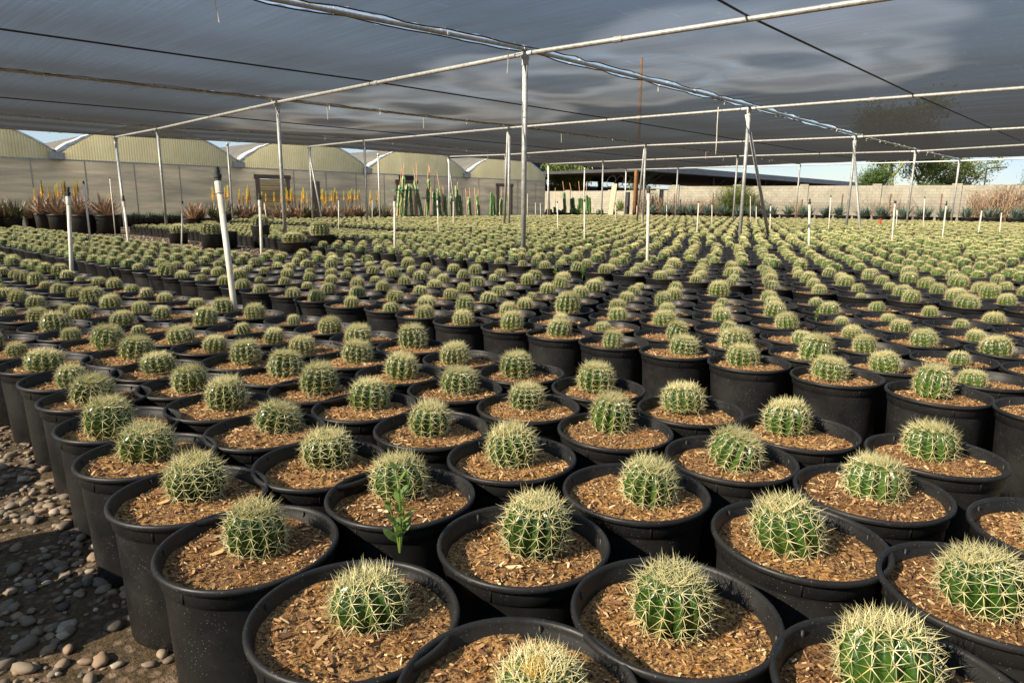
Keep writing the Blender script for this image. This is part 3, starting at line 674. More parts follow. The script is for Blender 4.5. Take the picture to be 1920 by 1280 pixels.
for i, (tp, bt) in enumerate(RIS):
    b = px(bt[0], bt[1], .5); t = topx(b)[2]; top = pxd(tp[0], tp[1], t); dv = (top - b); foot = b - dv * (.5 / max(.3, dv.z))
    near = t < 14
    th = thing('irrigation_riser', foot, ('thick leaning white riser with a black sprinkler head, nearest of all, at the left' if i == 5 else 'white plastic irrigation riser with a small black cap, ' + ordi(i + 1) + ' from the left among the risers'), 'irrigation pipe', 'white irrigation risers')
    L = top - foot; rr = .025 if i == 5 else (.023 if near else .019)
    mb = MB(); mb.tube([(0, 0, 0), L * .5 + Vector((0.004, .004, 0)), L], rr, 10); link('pipe', mb.mesh('pipe', m_pvc, True), th)
    d = L.normalized(); mb = MB()
    if near or i == 21:
        mb.tube([L - d * .08, L + d * .02], rr * 1.28, 12); link('coupling', mb.mesh('coupling', m_pvc), th); mb = MB()
        mb.tube([L + d * .02, L + d * .05, L + d * .05, L + d * .08], [rr * .95, rr * .95, rr * 1.25, rr * 1.25], 12); mb.tube([L + d * .08, L + d * .095, L + d * .095, L + d * .14], [rr * .7, rr * .7, rr * .9, rr * .8], 12)
    else: mb.tube([L, L + d * .03, L + d * .07], [rr * 1.15, rr * 1.15, rr * .7], 8)
    link('sprinkler_head', mb.mesh('sprinkler_head', m_blackp), th)

# ---------------------------------------------------------------- weeds
def weed_mesh(seed, h):
    rng = random.Random(seed); mb = MB()
    for s_ in range(3):
        a = rng.uniform(0, 6.3); tip = Vector((math.cos(a) * h * .06 * s_, math.sin(a) * h * .06 * s_, h * (1 - .22 * s_))); mb.tube([(0, 0, 0), tip * .5 + Vector((.005, 0, 0)), tip], [h * .018, h * .014, h * .006], 5, 0, .7)
        for j in range(7):
            p = tip * (.2 + .8 * j / 6); t = j * 2.4 + s_; l = h * rng.uniform(.19, .28) * (1 - .4 * j / 6); d = Vector((math.cos(t), math.sin(t), rng.uniform(.8, 1.6))).normalized(); sd = d.cross(Vector((0, 0, 1))).normalized() * l * .27
            mb.add([p, p + d * l * .4 + sd, p + d * l * .4 - sd, p + d * l * .75 + sd * .8 - Vector((0, 0, l * .05)), p + d * l * .75 - sd * .8 - Vector((0, 0, l * .05)), p + d * l - Vector((0, 0, l * .12))], [(0, 2, 1), (1, 2, 4, 3), (3, 4, 5)], 0, rng.uniform(.6, 1))
    return mb.mesh('weed', m_green)
WD = [(750,1035,.225,'tall leafy green weed standing up behind the large cactus at bottom left of centre'),(187,668,.12,'thin green weed at the left edge of a pot near the left side'),(265,655,.10,'green weed hugging a cactus near the left side'),(738,735,.07,'small weed right of a cactus left of centre'),(970,765,.07,'low weed at the foot of a cactus near the centre'),
 (5,545,.14,'weed at the left edge of the photo'),(107,537,.13,'weed between cacti near the left edge'),(1008,512,.15,'leftmost of three weeds on the far aisle near the centre'),(1042,520,.22,'middle of three weeds on the far aisle near the centre'),(1092,522,.26,'rightmost and tallest of three weeds on the far aisle near the centre'),
 (752,525,.15,'weed among cacti behind the first aisle, left of centre'),(632,490,.18,'weed among small distant cacti left of centre'),(1530,602,.14,'weed left of a cactus beyond the aisle at right'),(1042,490,.14,'small distant weed right of the nearest post'),(600,560,.08,'small weed beside a pot right of the thick riser')]
for i, (u, v, h, lab) in enumerate(WD):
    p = px(u, v, .37); tag(link('weed', weed_mesh(i, h), None, p, (0, 0, i)), lab, 'weed', 'green weeds in the pots')
#BACK
# ---------------------------------------------------------------- greenhouse
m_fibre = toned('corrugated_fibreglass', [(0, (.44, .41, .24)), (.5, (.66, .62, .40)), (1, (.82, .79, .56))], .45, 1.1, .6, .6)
m_film, nt, bs = mat('greenhouse_film')
tc = N(nt, 'ShaderNodeTexCoord'); mp = N(nt, 'ShaderNodeMapping'); mp.inputs['Scale'].default_value = (.35, 1, 3.0); nt.links.new(tc.outputs['Object'], mp.inputs[0])
n = noise_tex(nt, 1.1, 5, .62, mp.outputs[0]); sep = N(nt, 'ShaderNodeSeparateXYZ'); nt.links.new(tc.outputs['Object'], sep.inputs[0])
r = ramp(nt, [(.30, (.34, .33, .28)), (.5, (.52, .48, .39)), (.72, (.72, .66, .50))], n.outputs['Fac'])
nt.links.new(r.outputs[0], bs.inputs['Base Color']); bs.inputs['Roughness'].default_value = .28; bs.inputs['Specular IOR Level'].default_value = .6
mp2 = N(nt, 'ShaderNodeMapping'); mp2.inputs['Scale'].default_value = (.6, 1, 9); nt.links.new(tc.outputs['Object'], mp2.inputs[0]); n2 = noise_tex(nt, 1.3, 4, .6, mp2.outputs[0]); bump(nt, n2.outputs['Fac'], bs, .5, .06)
tr = N(nt, 'ShaderNodeBsdfTranslucent'); nt.links.new(r.outputs[0], tr.inputs[0]); mx = N(nt, 'ShaderNodeMixShader'); mx.inputs[0].default_value = .55
nt.links.new(bs.outputs[0], mx.inputs[1]); nt.links.new(tr.outputs[0], mx.inputs[2]); nt.links.new(mx.outputs[0], nt.nodes['Material Output'].inputs[0])
m_roof = simple('roof_film', (.26, .26, .24), (.40, .40, .37), 1.2, .4, 0, 0, .01)
nt = m_roof.node_tree; tp = N(nt, 'ShaderNodeBsdfTranslucent'); tp.inputs[0].default_value = (.85, .83, .76, 1); mx = N(nt, 'ShaderNodeMixShader'); mx.inputs[0].default_value = .7
nt.links.new(nt.nodes['Principled BSDF'].outputs[0], mx.inputs[1]); nt.links.new(tp.outputs[0], mx.inputs[2]); nt.links.new(mx.outputs[0], nt.nodes['Material Output'].inputs[0])
m_whitefilm = simple('white_film', (.55, .56, .55), (.80, .80, .78), 2.5, .35, 0, .5, .05)
m_dark = simple('dark_opening', (.02, .018, .015), (.05, .045, .04), 3, .8)
GY = 38.0; VZ = 3.45; EZ = 3.12
VX = [-8.6, .2, 9.0, 17.7, 26.3, 35.1, 44.2]
gh = thing('greenhouse', (18, GY, 0), 'long greenhouse of plastic film walls under five arched yellowish corrugated gables', 'greenhouse')
def gl(mb, name, m, smooth=False, par=None):
    me = mb.mesh(name, m, smooth); o = link(name, me, par or gh, (-18, -GY, 0) if par is None else (0, 0, 0)); return o
def arch(x, xa, xb): c = (xa + xb) / 2; h = (xb - xa) / 2; return VZ + 1.5 * (1 - abs((x - c) / h) ** 2.0)
DOORS = [(18.9, 20.55), (25.9 + 3.0, 30.2), (38.6, 39.9)]
for bi, (xa, xb) in enumerate(zip(VX, VX[1:])):
    # corrugated gable
    mb = MB(); nn = int((xb - xa) / .06); vs = []; fs = []
    for i in range(nn + 1):
        x = xa + .04 + (xb - xa - .08) * i / nn; y = GY - .05 + .018 * (1 if i % 2 else -1); zt = arch(x, xa, xb) - .03; vs += [(x, y, EZ), (x, y, zt)]
    for i in range(nn): fs.append((2*i, 2*i+2, 2*i+3, 2*i+1))
    rngc = random.Random(bi); 
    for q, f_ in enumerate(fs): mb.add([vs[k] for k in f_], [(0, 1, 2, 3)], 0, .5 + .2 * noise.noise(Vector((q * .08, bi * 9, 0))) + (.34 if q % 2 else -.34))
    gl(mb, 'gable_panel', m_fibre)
    # vault
    mb = MB(); n_ = 18; vs = []; fs = []
    for i in range(n_ + 1):
        x = xa + (xb - xa) * i / n_; z = arch(x, xa, xb); vs += [(x, GY - .12, z), (x, GY + 30, z)]
    for i in range(n_): fs.append((2*i, 2*i+2, 2*i+3, 2*i+1))
    mb.add(vs, fs); gl(mb, 'roof_vault', m_roof, True)
    mb = MB(); mb.tube([(xa + (xb - xa) * i / 20, GY - .10, arch(xa + (xb - xa) * i / 20, xa, xb) + .02) for i in range(21)], .055, 6); gl(mb, 'gable_trim', m_whitefilm, True)
    # crumpled white film at the valley
    mb = MB(); rngc = random.Random(bi + 40); pts = []
    for i in range(9):
        x = xa + i * .22; pts.append(Vector((x, GY - .15 + rngc.uniform(-.05, .05), arch(x, xa, xb) + .05 + rngc.uniform(-.03, .03))))
    mb.tube(pts, [.14, .17, .14, .13, .11, .10, .08, .06, .03], 8); gl(mb, 'film_roll', m_whitefilm, False)
    mb = MB(); mb.box((xa - .32, GY - .22, VZ - .32), (xa + .32, GY + .4, VZ - .02)); gl(mb, 'gutter', m_galv)
# horizontal rail
mb = MB(); mb.box((VX[0], GY - .10, EZ - .05), (VX[-1], GY - .04, EZ + .02)); gl(mb, 'eave_rail', m_galv)
# film wall between doors
segs = []; x = VX[0]
for a, b in DOORS: segs.append((x, a)); x = b
segs.append((x, VX[-1]))
for i, (a, b) in enumerate(segs):
    mb = MB(); nx = int((b - a) / .35) + 1; nz = 12; vs = []; fs = []
    for ix in range(nx + 1):
        for iz in range(nz + 1):
            x = a + (b - a) * ix / nx; z = EZ * iz / nz; vs.append((x, GY + .03 * noise.noise(Vector((x * .7, z * 2.2, 3))), z))
    for ix in range(nx):
        for iz in range(nz): q = ix * (nz + 1) + iz; fs.append((q, q + nz + 1, q + nz + 2, q + 1))
    mb.add(vs, fs); gl(mb, 'wall_sheet', m_film, True)
mb = MB(); mb.add([(VX[-1], GY, 0), (VX[-1], GY + 30, 0), (VX[-1], GY + 30, VZ), (VX[-1], GY, VZ)], [(0, 1, 2, 3)]); gl(mb, 'side_wall', m_film)
mb = MB(); mb.add([(VX[0], GY + 30, 0), (VX[-1], GY + 30, 0), (VX[-1], GY + 30, VZ), (VX[0], GY + 30, VZ)], [(0, 1, 2, 3)]); gl(mb, 'back_wall', m_film)
for a, b in DOORS:       # film above the doors
    mb = MB(); mb.add([(a, GY, 2.55), (b, GY, 2.55), (b, GY, EZ), (a, GY, EZ)], [(0, 1, 2, 3)]); gl(mb, 'wall_sheet', m_film if a != DOORS[1][0] else m_dark)
    mb = MB(); mb.box((a - .22, GY - .10, 0), (a, GY + .06, 2.62), c=.3); mb.box((b, GY - .10, 0), (b + .22, GY + .06, 2.62), c=.3); mb.box((a - .3, GY - .12, 2.55), (b + .3, GY + .06, 2.78), c=.2); gl(mb, 'door_frame', m_wood)
mb = MB()
mb.box((22.3, GY - .14, 0), (22.75, GY - .03, 2.5), c=.25); gl(mb, 'wood_panel', m_wood)
mb = MB()
for i in range(6): mb.box((18.9, GY + 1.6, .9 + i * .32), (21.5, GY + 1.64, .95 + i * .32))
gl(mb, 'inner_rack', m_wood)
mb = MB(); mb.box((17.9, GY + 2.4, 0), (24, GY + 2.45, 2.6)); gl(mb, 'inner_panel', m_film)
x = VX[0] + 1.2; i = 0
while x < VX[-1]:
    if not any(a - .3 < x < b + .3 for a, b in DOORS):
        mb = MB(); mb.tube([(x, GY - .06, 0), (x, GY - .06, EZ)], .028, 6); gl(mb, 'wall_post', m_galv)
        mb = MB(); mb.tube([(x + 1.0, GY + .5, 0), (x + 1.0, GY + .5, EZ)], .05, 6); gl(mb, 'inner_post', m_galv)
    x += 2.19; i += 1

# ---------------------------------------------------------------- block wall
m_block, nt, bs = mat('concrete_block')
tc = N(nt, 'ShaderNodeTexCoord'); bt = N(nt, 'ShaderNodeTexBrick'); nt.links.new(tc.outputs['UV'], bt.inputs['Vector'])
bt.inputs['Scale'].default_value = 1; bt.inputs['Brick Width'].default_value = .42; bt.inputs['Row Height'].default_value = .21; bt.inputs['Mortar Size'].default_value = .012; bt.offset = .5
bt.inputs['Color1'].default_value = (.290, .275, .215, 1); bt.inputs['Color2'].default_value = (.258, .245, .192, 1); bt.inputs['Mortar'].default_value = (.18, .155, .12, 1)
n = noise_tex(nt, 1.4, 5); rr = ramp(nt, [(.3, (.75, .75, .75)), (.7, (1.1, 1.1, 1.1))], n.outputs['Fac']); mx = N(nt, 'ShaderNodeMixRGB', blend_type='MULTIPLY'); mx.inputs[0].default_value = 1
nt.links.new(bt.outputs['Color'], mx.inputs[1]); nt.links.new(rr.outputs[0], mx.inputs[2]); nt.links.new(mx.outputs[0], bs.inputs['Base Color']); bs.inputs['Roughness'].default_value = .9
def uvbox(me, a, b):
    uv = me.uv_layers.new(name='UVMap')
    d = (Vector((b[0], b[1], 0)) - Vector((a[0], a[1], 0))).normalized()
    for lp in me.loops:
        c = me.vertices[lp.vertex_index].co; uv.data[lp.index].uv = (c.x * d.x + c.y * d.y, c.z)
def wallseg(name, a, b, h, th, par, m, cap=0):
    A = Vector((a[0], a[1], 0)); B = Vector((b[0], b[1], 0)); d = (B - A).normalized(); nrm = Vector((-d.y, d.x, 0)) * th / 2
    mb = MB(); vs = [A + nrm, B + nrm, B - nrm, A - nrm]; vs = vs + [v + Vector((0, 0, h)) for v in vs]
    mb.add(vs, [(0,3,2,1),(4,5,6,7),(0,1,5,4),(1,2,6,5),(2,3,7,6),(3,0,4,7)]); me = mb.mesh(name, m); uvbox(me, a, b); return link(name, me, par)
WA = (50.5, 46); WB = (50.5, 29.9); WC = (57.5, 5.5); WD_ = (64, -17)
bw = thing('block_wall', (0, 0, 0), 'long tan concrete block wall behind the nursery, lower where it meets the greenhouse', 'wall')
wallseg('low_section', WA, WB, 2.42, .2, bw, m_block)
wallseg('high_section', WB, WC, 2.74, .2, bw, m_block); wallseg('high_section', WC, WD_, 2.74, .2, bw, m_block)
def along(a, b, s): L = math.hypot(b[0] - a[0], b[1] - a[1]); return (a[0] + (b[0] - a[0]) * s / L, a[1] + (b[1] - a[1]) * s / L)
for (a, b, h, L) in ((WA, WB, 2.5, 16), (WB, WC, 2.85, 25.4), (WC, WD_, 2.85, 23)):
    s = .3
    while s < L:
        p = along(a, b, s); q = along(a, b, s + .6); wallseg('pilaster', p, q, h, .32, bw, m_block); s += 4.9
# chain-link fence
m_wire = simple('fence_wire', (.16, .15, .14), (.26, .24, .21), 4, .6, .3)
m_rust = simple('rusty_steel', (.08, .05, .035), (.22, .11, .07), 6, .8)
fn = thing('chain_link_fence', (0, 0, 0), 'chain-link fence with thin rusty posts standing in front of the block wall', 'fence')
FA = (49.9, 29.5); FB = (56.8, 5.2); FC = (63.2, -17); mb = MB()
for (a, b) in ((FA, FB), (FB, FC)):
    A = Vector((*a, 0)); B = Vector((*b, 0)); L = (B - A).length; d = (B - A) / L; H = 2.0; s = 0; k = 0
    while s < L:
        for sg in (1, -1):
            p = A + d * s + Vector((0, 0, .05 if sg > 0 else H)); q = A + d * (s + H) + Vector((0, 0, H if sg > 0 else .05)); wv = Vector((d.x, d.y, -sg)).normalized() * .006
            mb.add([p + wv, q + wv, q - wv, p - wv], [(0, 1, 2, 3)])
        s += .16
o = link('mesh_panel', mb.mesh('mesh_panel', m_wire), fn)
for (a, b, L) in ((FA, FB, 25.2), (FB, FC, 23)):
    s = .5
    while s < L:
        p = along(a, b, s); mb = MB(); mb.tube([(p[0] - .05, p[1], 0), (p[0] - .05, p[1], 2.15)], .045, 6); link('fence_post', mb.mesh('fence_post', m_rust), fn); s += 3.1
# ---------------------------------------------------------------- buildings beyond the wall
m_fascia = simple('grey_fascia', (.14, .16, .19), (.19, .21, .24), 1, .5)
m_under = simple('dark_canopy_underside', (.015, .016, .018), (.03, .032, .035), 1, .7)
m_pale = simple('pale_panel', (.55, .57, .58), (.72, .73, .73), 1, .5)
cp = thing('canopy_roof', (55.7, 36, 0), 'long flat carport roof with a grey fascia, dark underneath, behind the block wall', 'carport')
def cl(mb, name, m, par): l = par.location; return link(name, mb.mesh(name, m), par, (-l.x, -l.y, 0))
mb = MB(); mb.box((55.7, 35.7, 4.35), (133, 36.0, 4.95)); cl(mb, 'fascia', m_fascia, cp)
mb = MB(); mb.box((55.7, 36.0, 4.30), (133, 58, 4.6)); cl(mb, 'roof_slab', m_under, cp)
for i in range(6):
    mb = MB(); mb.box((58 + i * 14, 37, 0), (58.35 + i * 14, 37.35, 4.3)); mb.box((58 + i * 14, 50, 0), (58.35 + i * 14, 50.35, 4.3)); cl(mb, 'column', m_under, cp)
    mb = MB(); mb.tube([(58.2 + i * 14, 37.2, 3.0), (61 + i * 14, 36.8, 4.3)], .09, 6); cl(mb, 'strut', m_under, cp)
c2 = thing('canopy_roof', (50, 62, 0), 'second dark flat carport roof farther back, seen between the greenhouse corner and the wooden pole', 'carport')
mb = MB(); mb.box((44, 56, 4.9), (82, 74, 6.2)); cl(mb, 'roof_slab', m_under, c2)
mb = MB(); mb.box((40, 76, 5.6), (84, 90, 7.3)); cl(mb, 'rear_roof', m_pale, c2)
for i in range(5):
    mb = MB(); mb.box((46 + i * 8, 57, 0), (46.4 + i * 8, 57.4, 4.9)); cl(mb, 'column', m_under, c2)
sh = thing('storage_shed', (60, 66, 0), 'low dark shed under the carports behind the block wall', 'shed')
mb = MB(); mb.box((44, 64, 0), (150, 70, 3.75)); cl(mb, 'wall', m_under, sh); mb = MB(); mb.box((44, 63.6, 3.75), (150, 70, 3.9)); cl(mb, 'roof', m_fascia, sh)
m_tarp = simple('grey_tarpaulin', (.10, .115, .13), (.25, .27, .29), 1.5, .6, 0, .8, .3)
mb = MB(); vs = []; fs = []
for i in range(21):
    for j in range(9):
        x = i / 20; y = j / 8; vs.append((52 + 9 * x, 49 + 4 * y, (1.9 + 1.5 * math.sin(math.pi * min(1, x * 1.15)) ** .5) * math.sin(math.pi * y) ** .35 + .15 * noise.noise(Vector((x * 9, y * 5, 0)))))
for i in range(20):
    for j in range(8): a = i * 9 + j; fs.append((a, a + 9, a + 10, a + 1))
mb.add(vs, fs); tag(link('tarp_heap', mb.mesh('tarp_heap', m_tarp)), 'grey tarpaulin draped over a heap behind the low part of the block wall', 'tarpaulin')
for i, u in enumerate((1146, 1162, 1175, 1187)):
    c = pxd(u, 340, 68 + i); mb = MB(); mb.tube([c + Vector((.7 * math.cos(t * math.pi / 10), -.7 * math.sin(t * math.pi / 10) * .3, .55 * math.sin(t * math.pi / 10))) for t in range(21)], .04, 5, cap=False)
    tag(link('wire_hoop', mb.mesh('wire_hoop', m_galv)), 'thin metal hoop above the block wall, ' + ordi(i + 1) + ' from the left of four', 'hoop', 'metal hoops above the wall')
# ---------------------------------------------------------------- trees and shrubs
m_bark = toned('bark', [(0, (.10, .075, .045)), (1, (.22, .17, .10))], .9, 5, .6)
m_barkgreen = toned('green_bark', [(0, (.10, .13, .04)), (1, (.20, .22, .08))], .8, 5, .6)
m_leaf1 = toned('leaf_yellow_green', [(0, (.06, .09, .015)), (.5, (.14, .19, .03)), (1, (.26, .30, .06))], .6, 1, .3, .35)
m_leaf2 = toned('leaf_dark_green', [(0, (.025, .05, .012)), (.5, (.06, .11, .025)), (1, (.12, .18, .04))], .6, 1, .3, .3)
m_dry = toned('dry_twigs', [(0, (.10, .065, .04)), (.5, (.24, .16, .10)), (1, (.38, .28, .18))], .9, 3, .4)
def tree(base, h, spread, seed, label, name='tree', leafm=m_leaf1, barkm=m_barkgreen, nl=9000, lean=0, trunk_r=.16, leaf=.10, group=None, clear=.25, puff=.045, nb=7, droop=0, cat='tree'):
    rng = random.Random(seed); t = thing(name, base, label, cat, group); mb = MB(); tips = []
    def branch(p, d, l, r_, depth):
        pts = [p]; q = p
        for i in range(4): d = (d + Vector((rng.gauss(0, .16), rng.gauss(0, .16), rng.gauss(.02, .08)))).normalized(); q = q + d * l / 4; pts.append(q)
        mb.tube(pts, [r_ * (1 - .16 * i) for i in range(5)], 6 if depth < 2 else 4, 0, rng.random())
        if depth >= 3: tips.extend(pts[2:]); return
        if depth == 2: tips.append(q)
        for i in range(nb if depth == 0 else rng.randint(3, 4)):
            a = rng.uniform(0, 6.3); s = pts[rng.randint(2 if depth else 3, 4)]; nd = (d * .55 + Vector((math.cos(a) * spread, math.sin(a) * spread, rng.uniform(-.05, .6)))).normalized(); branch(s, nd, l * rng.uniform(.55, .8), r_ * .5, depth + 1)
    branch(Vector((0, 0, 0)), Vector((lean, lean * .3, 1)).normalized(), h * clear * 1.35, trunk_r, 0); link('trunk', mb.mesh('trunk', barkm, True), t)
    zs = max(p.z for p in tips); k = (h / zs) if zs > 0 else 1
    t.children[0].scale = (1, 1, k)
    lb = MB()
    for i in range(nl):
        c = rng.choice(tips); c = Vector((c.x, c.y, c.z * k)); p = c + Vector((rng.gauss(0, 1), rng.gauss(0, 1), rng.gauss(-.2, .8))) * h * puff - Vector((0, 0, abs(rng.gauss(0, droop))))
        d = Vector((rng.gauss(0, 1), rng.gauss(0, 1), rng.gauss(0, .7) - (2 if droop else 0))).normalized(); s = d.orthogonal().normalized(); s = Matrix.Rotation(rng.uniform(0, 6.3), 3, d) @ s; l = leaf * rng.uniform(.6, 1.4)
        lb.add([p - s * l * .2, p + s * l * .2, p + d * l], [(0, 1, 2)], 0, min(1, max(0, .5 + .3 * noise.noise(c * .6) + rng.gauss(0, .2))))
    link('crown', lb.mesh('crown', leafm), t); return t
def gp(u, t): p = pxd(u, 400, t); return Vector((p.x, p.y, 0))
tree(gp(1672, 68), 11.5, 1.0, 3, 'large spreading palo verde beyond the wall at right, crown seen above the roof edge', nl=26000, puff=.06, leafm=m_leaf1, trunk_r=.28, leaf=.30)
tree(gp(1735, 70), 10.5, 1.1, 8, 'leaning green-barked palo verde with an open crown, behind the wall at right', nl=9000, lean=.75, trunk_r=.24, leaf=.24)
tree(gp(1828, 74), 7.2, 1.1, 12, 'thin reddish-trunked tree with a light crown, left of the street lamp', nl=6000, barkm=m_bark, trunk_r=.16, leaf=.24, clear=.42)
tree(gp(1637, 64), 4.9, 1.2, 21, 'dense round dark green bush standing above the wall under the palo verde', 'bush', nl=12000, puff=.09, leafm=m_leaf2, trunk_r=.12, leaf=.16, clear=.18, cat='bush')
tree(gp(1735, 66), 3.6, 1.2, 22, 'low dark bush peeping over the wall beneath the leaning trunk', 'bush', nl=4000, leafm=m_leaf2, trunk_r=.1, leaf=.15, clear=.2, cat='bush')
tree(gp(1925, 82), 6.0, 1.2, 23, 'dark green rounded tree beyond the wall at the right edge', nl=9000, puff=.08, leafm=m_leaf2, trunk_r=.2, leaf=.2, clear=.2)
tree(gp(1045, 76), 7.6, .8, 24, 'weeping yellow-green tree beside the right corner of the greenhouse', nl=9000, leafm=m_leaf1, trunk_r=.12, leaf=.28, droop=.7, barkm=m_bark)
tree(gp(1206, 66), 5.4, .5, 25, 'narrow leafy shrub climbing beside the rusty wooden pole', 'shrub', nl=2500, leafm=m_leaf2, trunk_r=.06, leaf=.16, cat='shrub', clear=.2)
def brush(base, w_, d_, h, n_, seed, label, name='dry_shrub', dirv=Vector((0, 1, 0)), mat_=m_dry, wob=.08):
    rng = random.Random(seed); mb = MB()
    for i in range(n_):
        a = dirv * rng.uniform(-w_ / 2, w_ / 2); p = a + Vector((rng.uniform(-d_, d_) / 2, 0, abs(rng.gauss(0, .3)) * h)); pts = [p]
        for j in range(4): p = p + Vector((rng.gauss(0, wob), rng.gauss(0, wob), rng.uniform(.02, .3))) * h * .8; p.z = min(p.z, h * (1 + .15 * noise.noise(a * 1.5))); pts.append(p)
        mb.tube(pts, [.014, .012, .010, .008, .005], 3, 0, rng.random(), cap=False)
    return tag(link(name, mb.mesh(name, mat_), None, base), label, 'shrub', 'dry vines and shrubs on the fence')
fd = (Vector((*FA, 0)) - Vector((*FB, 0))).normalized()
def fp(u):
    P = Vector((0, 0, 0)); best = None
    for i in range(400):
        s = i / 4; a = Vector((*FA, 0)) + (Vector((*FB, 0)) - Vector((*FA, 0))).normalized() * (s - 10); uu = topx(a)[0]
        if best is None or abs(uu - u) < best[0]: best = (abs(uu - u), a)
    return best[1] + Vector((-.1, 0, 0))
brush(fp(1285), 7.0, .5, 1.9, 650, 1, 'wide tangle of dry brown vines over the fence right of the wooden pole', 'dry_vine', fd)
brush(fp(1207), 1.6, .6, 2.6, 260, 2, 'dry vine hanging beside the wooden pole', 'dry_vine', fd)
brush(fp(1497), 1.2, .5, 1.7, 130, 3, 'bare upright twiggy shrub before the fence, right of the second nearest braced post', 'dry_shrub', fd)
brush(fp(1660), 3.5, .3, 2.1, 90, 4, 'thin dry vines climbing the wall behind the braced post at right', 'dry_vine', fd)
brush(fp(1838), 1.3, .9, 2.4, 330, 5, 'brown dry shrub heaped on the wall, left of a pair at the right', 'dry_shrub', fd)
brush(fp(1882), 1.6, .9, 2.75, 450, 6, 'largest brown dry shrub on the wall at right, the right one of a pair', 'dry_shrub', fd)
brush(fp(1392) - Vector((1.2, 0, 0)), 1.5, 1.2, 2.7, 900, 9, 'feathery green palo verde shrub before the fence, right of the middle', 'green_shrub', fd, m_leaf1, .17)
# poles
mb = MB(); p = gp(1190, 55); mb.tube([(0, 0, 0), (0.05, 0, 6), (.08, .02, 12.5)], [.20, .16, .10], 12, 0, .5)
m_pole = simple('orange_brown_timber', (.17, .075, .03), (.30, .14, .055), 3, .85, 0, .5, .02)
tag(link('utility_pole', mb.mesh('utility_pole', m_pole, True), None, p), 'rusty orange-brown wooden utility pole before the wall, rising past the shade roof', 'pole')
t = thing('street_lamp', gp(1838, 92), 'dark street lamp with a short arm, beyond the wall at the right', 'street lamp')
mb = MB(); mb.tube([(0, 0, 0), (0, 0, 6.2), (0, 0, 6.3), (1.2, -1.3, 6.5)], .09, 8); link('pole', mb.mesh('pole', m_blackp), t); mb = MB(); mb.box((1.1, -2.0, 6.42), (1.9, -1.3, 6.56)); link('lamp_head', mb.mesh('lamp_head', m_blackp), t)
# ---------------------------------------------------------------- big pots and their plants
def bigpot(par, r_, h, m=m_pot, name='pot'):
    mb = MB(); mb.lathe([(r_ * .82, 0), (r_ * .93, h * .85), (r_ * .95, h * .9), (r_, h * .93), (r_ * 1.01, h), (r_ * .95, h), (r_ * .9, h * .85)], 28); mb.lathe([(r_ * .91, h * .88), (.01, h * .9)], 28, 1, bottom=False)
    return link(name, mb.mesh(name, [m, m_soil_far], True), par)
def leafblade(mb, p, d, l, w_, curl, tone, seg=5):
    pts = []; side = d.cross(Vector((0, 0, 1)));
    if side.length < .05: side = Vector((1, 0, 0))
    side.normalize(); q = Vector(p); vs = []; fs = []
    for i in range(seg + 1):
        s = i / seg; ww = w_ * (1 - s) ** .7 * (.75 + .6 * min(1, s * 3) * (1 - s)); up = side.cross(d).normalized()
        vs += [q + side * ww, q - up * ww * .35, q - side * ww]; d = (d + Vector((0, 0, curl / seg))).normalized(); q = q + d * l / seg
    for i in range(seg): a = i * 3; fs += [(a, a + 1, a + 4, a + 3), (a + 1, a + 2, a + 5, a + 4)]
    mb.add(vs, fs, 0, tone)
m_aloe = toned('aloe_leaf', [(0, (.07, .10, .045)), (.35, (.15, .15, .07)), (.6, (.26, .165, .11)), (1, (.44, .30, .21))], .55, 6, .3, .15)
m_flower = toned('aloe_flower', [(0, (.66, .28, .03)), (.35, (.72, .50, .04)), (.8, (.60, .56, .06)), (1, (.32, .40, .06))], .6, 6, .1, .2)
m_stalk = simple('flower_stalk', (.16, .15, .07), (.22, .19, .10), 8, .7)
